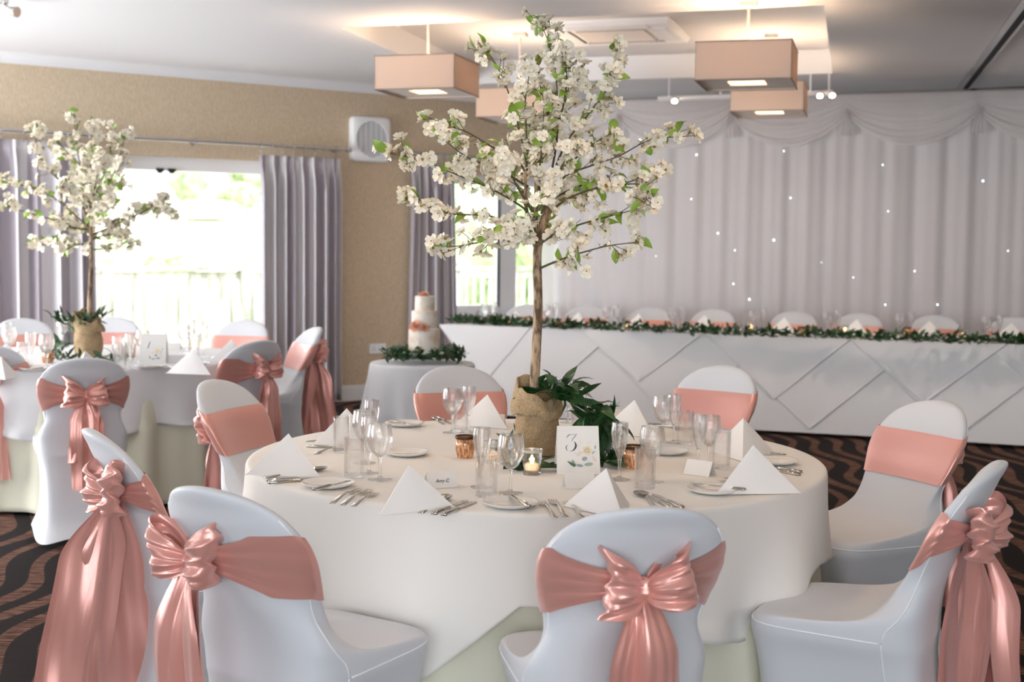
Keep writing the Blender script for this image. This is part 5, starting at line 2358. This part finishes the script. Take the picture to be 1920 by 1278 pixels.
cut('spoon', 'dessert_spoon', (330, 691), (302, 688), 'steel spoon right of the side plate, left table', 'cutlery on the left table')
cut('knife', 'table_knife', (385, 684), (320, 680), 'steel knife before the middle napkin, left table', 'cutlery on the left table')
cut('fork', 'table_fork', (395, 681), (332, 676), 'steel fork under the middle napkin, left table', 'cutlery on the left table')
cut('spoon', 'dessert_spoon', (-10, 697), (20, 690), 'steel spoon at the left picture edge, left table', 'cutlery on the left table')
on_plate('butter_knife', (300, 688), (262, 687), 'butter knife on the side plate before the number 1 card', 'butter knives on the left table')
on_plate('butter_knife', (80, 690), (55, 693), 'butter knife on the left side plate of the left table', 'butter knives on the left table')
place_card(26, 686, 0, 'small place card at the left of the left table', 'place cards on the left table')
place_card(327, 655, 0, 'small place card right of the number 1 card', 'place cards on the left table')
place_card(331, 680, 10, 'place card tucked left of the middle napkin', 'place cards on the left table')
votive('copper', onT(90, 680), 'copper tealight holder left of the sack on the left table', 'tealight holders on the left table', True, 1.1)
votive('copper', onT(243, 670), 'copper tealight holder behind the tumblers on the left table', 'tealight holders on the left table', True, 1.1)
number_card(289, 680, '1', 'floral table number card reading 1 on the left table', yaw=2, w_=.145, h_=.165)

# ============================================================ LONG TABLE SETTINGS
GLG = 'wine glasses on the long table'
for i, (a, b) in enumerate(((909, 924), (1024, 1041), (1138, 1154), (1260, 1279), (1412, 1431), (1551, 1571), (1687, 1707), (1850, 1873))):
    f = (a - 850) / 1070
    py = 607 + f * 34
    nm = ('first', 'second', 'third', 'fourth', 'fifth', 'sixth', 'seventh', 'eighth')[i]
    wine(onT(a, py - 4), '%s wine glass from the left on the long table' % nm, GLG, 1.05)
    flute(onT(b, py - 5), '%s champagne flute from the left on the long table' % nm, 'flutes on the long table', 1.1)
    if i % 2 == 1:
        tumbler(onT(b - 8, py - 1), '%s tumbler from the left on the long table' % ('first', 'first', 'x', 'second', 'x', 'third', 'x', 'fourth')[i], 'tumblers on the long table', .9)
for i, px in enumerate((968, 1085, 1198, 1321, 1471, 1607, 1743, 1897)):
    f = (px - 850) / 1070
    py = 579 + f * 26
    nm = ('first', 'second', 'third', 'fourth', 'fifth', 'sixth', 'seventh', 'eighth')[i]
    napkin((px, py), -50 - 8 * (i % 3), '%s white napkin pyramid from the left along the long table' % nm, 'napkins on the long table', 1.0, z=.7535)
for px, py, kd, lb in ((922, 606, 'copper', 'small copper tealight holder at the left end of the long table'), (955, 610, 'clear', 'clear tealight holder left of the trunk on the long table'), (1047, 613, 'copper', 'copper tealight holder right of the trunk on the long table'),
                       (1176, 620, 'clear', 'clear tealight holder below the third chair of the long table'), (1408, 621, 'clear', 'lit tealight holder deep in the garland, middle of the long table'),
                       (1503, 629, 'copper', 'copper tealight holder showing clear of the garland, right half of the long table'), (1584, 627, 'clear', 'lit tealight holder between fifth and sixth chairs, long table'),
                       (1701, 630, 'copper', 'dark copper holder half hidden before the seventh chair, long table'), (1806, 638, 'clear', 'clear lit tealight holder nearest the right picture edge, long table')):
    votive(kd, onT(px, py, .7535), lb, 'tealight holders on the long table', True, 1.0)
gp = [atz(px, py, .765) for px, py in ((852, 602), (905, 606), (960, 609), (1040, 613), (1120, 615), (1220, 620), (1320, 624), (1430, 628), (1540, 632), (1650, 636), (1780, 640), (1900, 644), (1990, 646))]
garland('ruscus_garland', 'long dark green leaf garland running the full front edge of the long table', 'garland', gp, 1500, .030, 1.15, 12, .7545, 300, up=.5)

# ============================================================ CAKE
ck = thing('wedding_cake', 'three-tier cream wedding cake with peach roses on a round board', 'cake', (CK.x, CK.y, .80))
bpy.context.view_layer.update()
xk = aty(796, 660, CK.y)
ck.location = (xk.x, CK.y - .02, .775)
mb = MB()
mb.lathe([(.100, .0), (.146, .001), (.148, .004), (.148, .010), (.145, .012)], 48)
mb.obj('cake_board', M['porcelain'], ck)
z0 = .012
for r_, h_ in ((.0925, .136), (.076, .106), (.0575, .086)):
    mb = MB()
    mb.lathe([(r_, 0), (r_ + .001, .005), (r_, h_ - .006), (r_ - .002, h_ - .002), (r_ - .006, h_)], 48, c=(0, 0, z0))
    mb.obj('cake_tier', M['icing'], ck)
    z0 += h_


def rose(p, r, parent, seed, tilt=(0, 0, 0)):
    rnd = random.Random(seed)
    mb = MB()
    for ring, (n, rr, h_) in enumerate(((3, .25, 1.0), (4, .5, .9), (5, .8, .7), (6, 1.1, .45))):
        for k in range(n):
            a0 = 2 * PI * k / n + ring * .6 + rnd.uniform(-.2, .2)
            sp_ = 2 * PI / n * .72

            def fn(u, v, a0=a0, sp_=sp_, rr=rr, h_=h_):
                a = a0 + (u - .5) * 2 * sp_
                q = rr * (.35 + .65 * v) + .12 * v * v * ring * .4
                e = 1 - .35 * (2 * u - 1) ** 2
                return (r * q * math.cos(a), r * q * math.sin(a), r * (h_ * v * e))
            mb.grid(fn, 5, 3)
    return mobj('rose', mb.mesh('rose', M['rose'], smooth=True, fix=False), parent, p, tilt)


rose((-.004, -.005, z0), .027, ck, 1, (R(25), 0, 0))
rose((-.040, -.082, .165), .028, ck, 2, (R(75), 0, R(-20)))
rose((.008, -.088, .158), .020, ck, 3, (R(80), 0, R(10)))
rose((-.070, -.058, .158), .017, ck, 4, (R(70), 0, R(-50)))
for k, (x, z) in enumerate(((.034, .158), (-.012, .146), (.014, .340), (.022, .166))):
    mobj('leaf', LL[k % 3], ck, (x, -.094 + .035 * (z > .3), z), (R(20 * k), R(-20), R(-30 + 40 * k)), .45)
mb = MB()
mb.lathe([(.06, -.024), (.10, -.018), (.10, -.001), (.06, 0)], 24)
mb.obj('stand', M['porcelain'], ck)
wc = [Vector((ck.location.x + .185 * math.cos(a), ck.location.y + .15 * math.sin(a), .752)) for a in [i * PI / 6 + .2 for i in range(13)]]
garland('leaf_wreath', 'dark green leaf wreath under the cake board on the small table', 'wreath', wc, 420, .030, 1.0, 14, .7225, 300, up=.55)
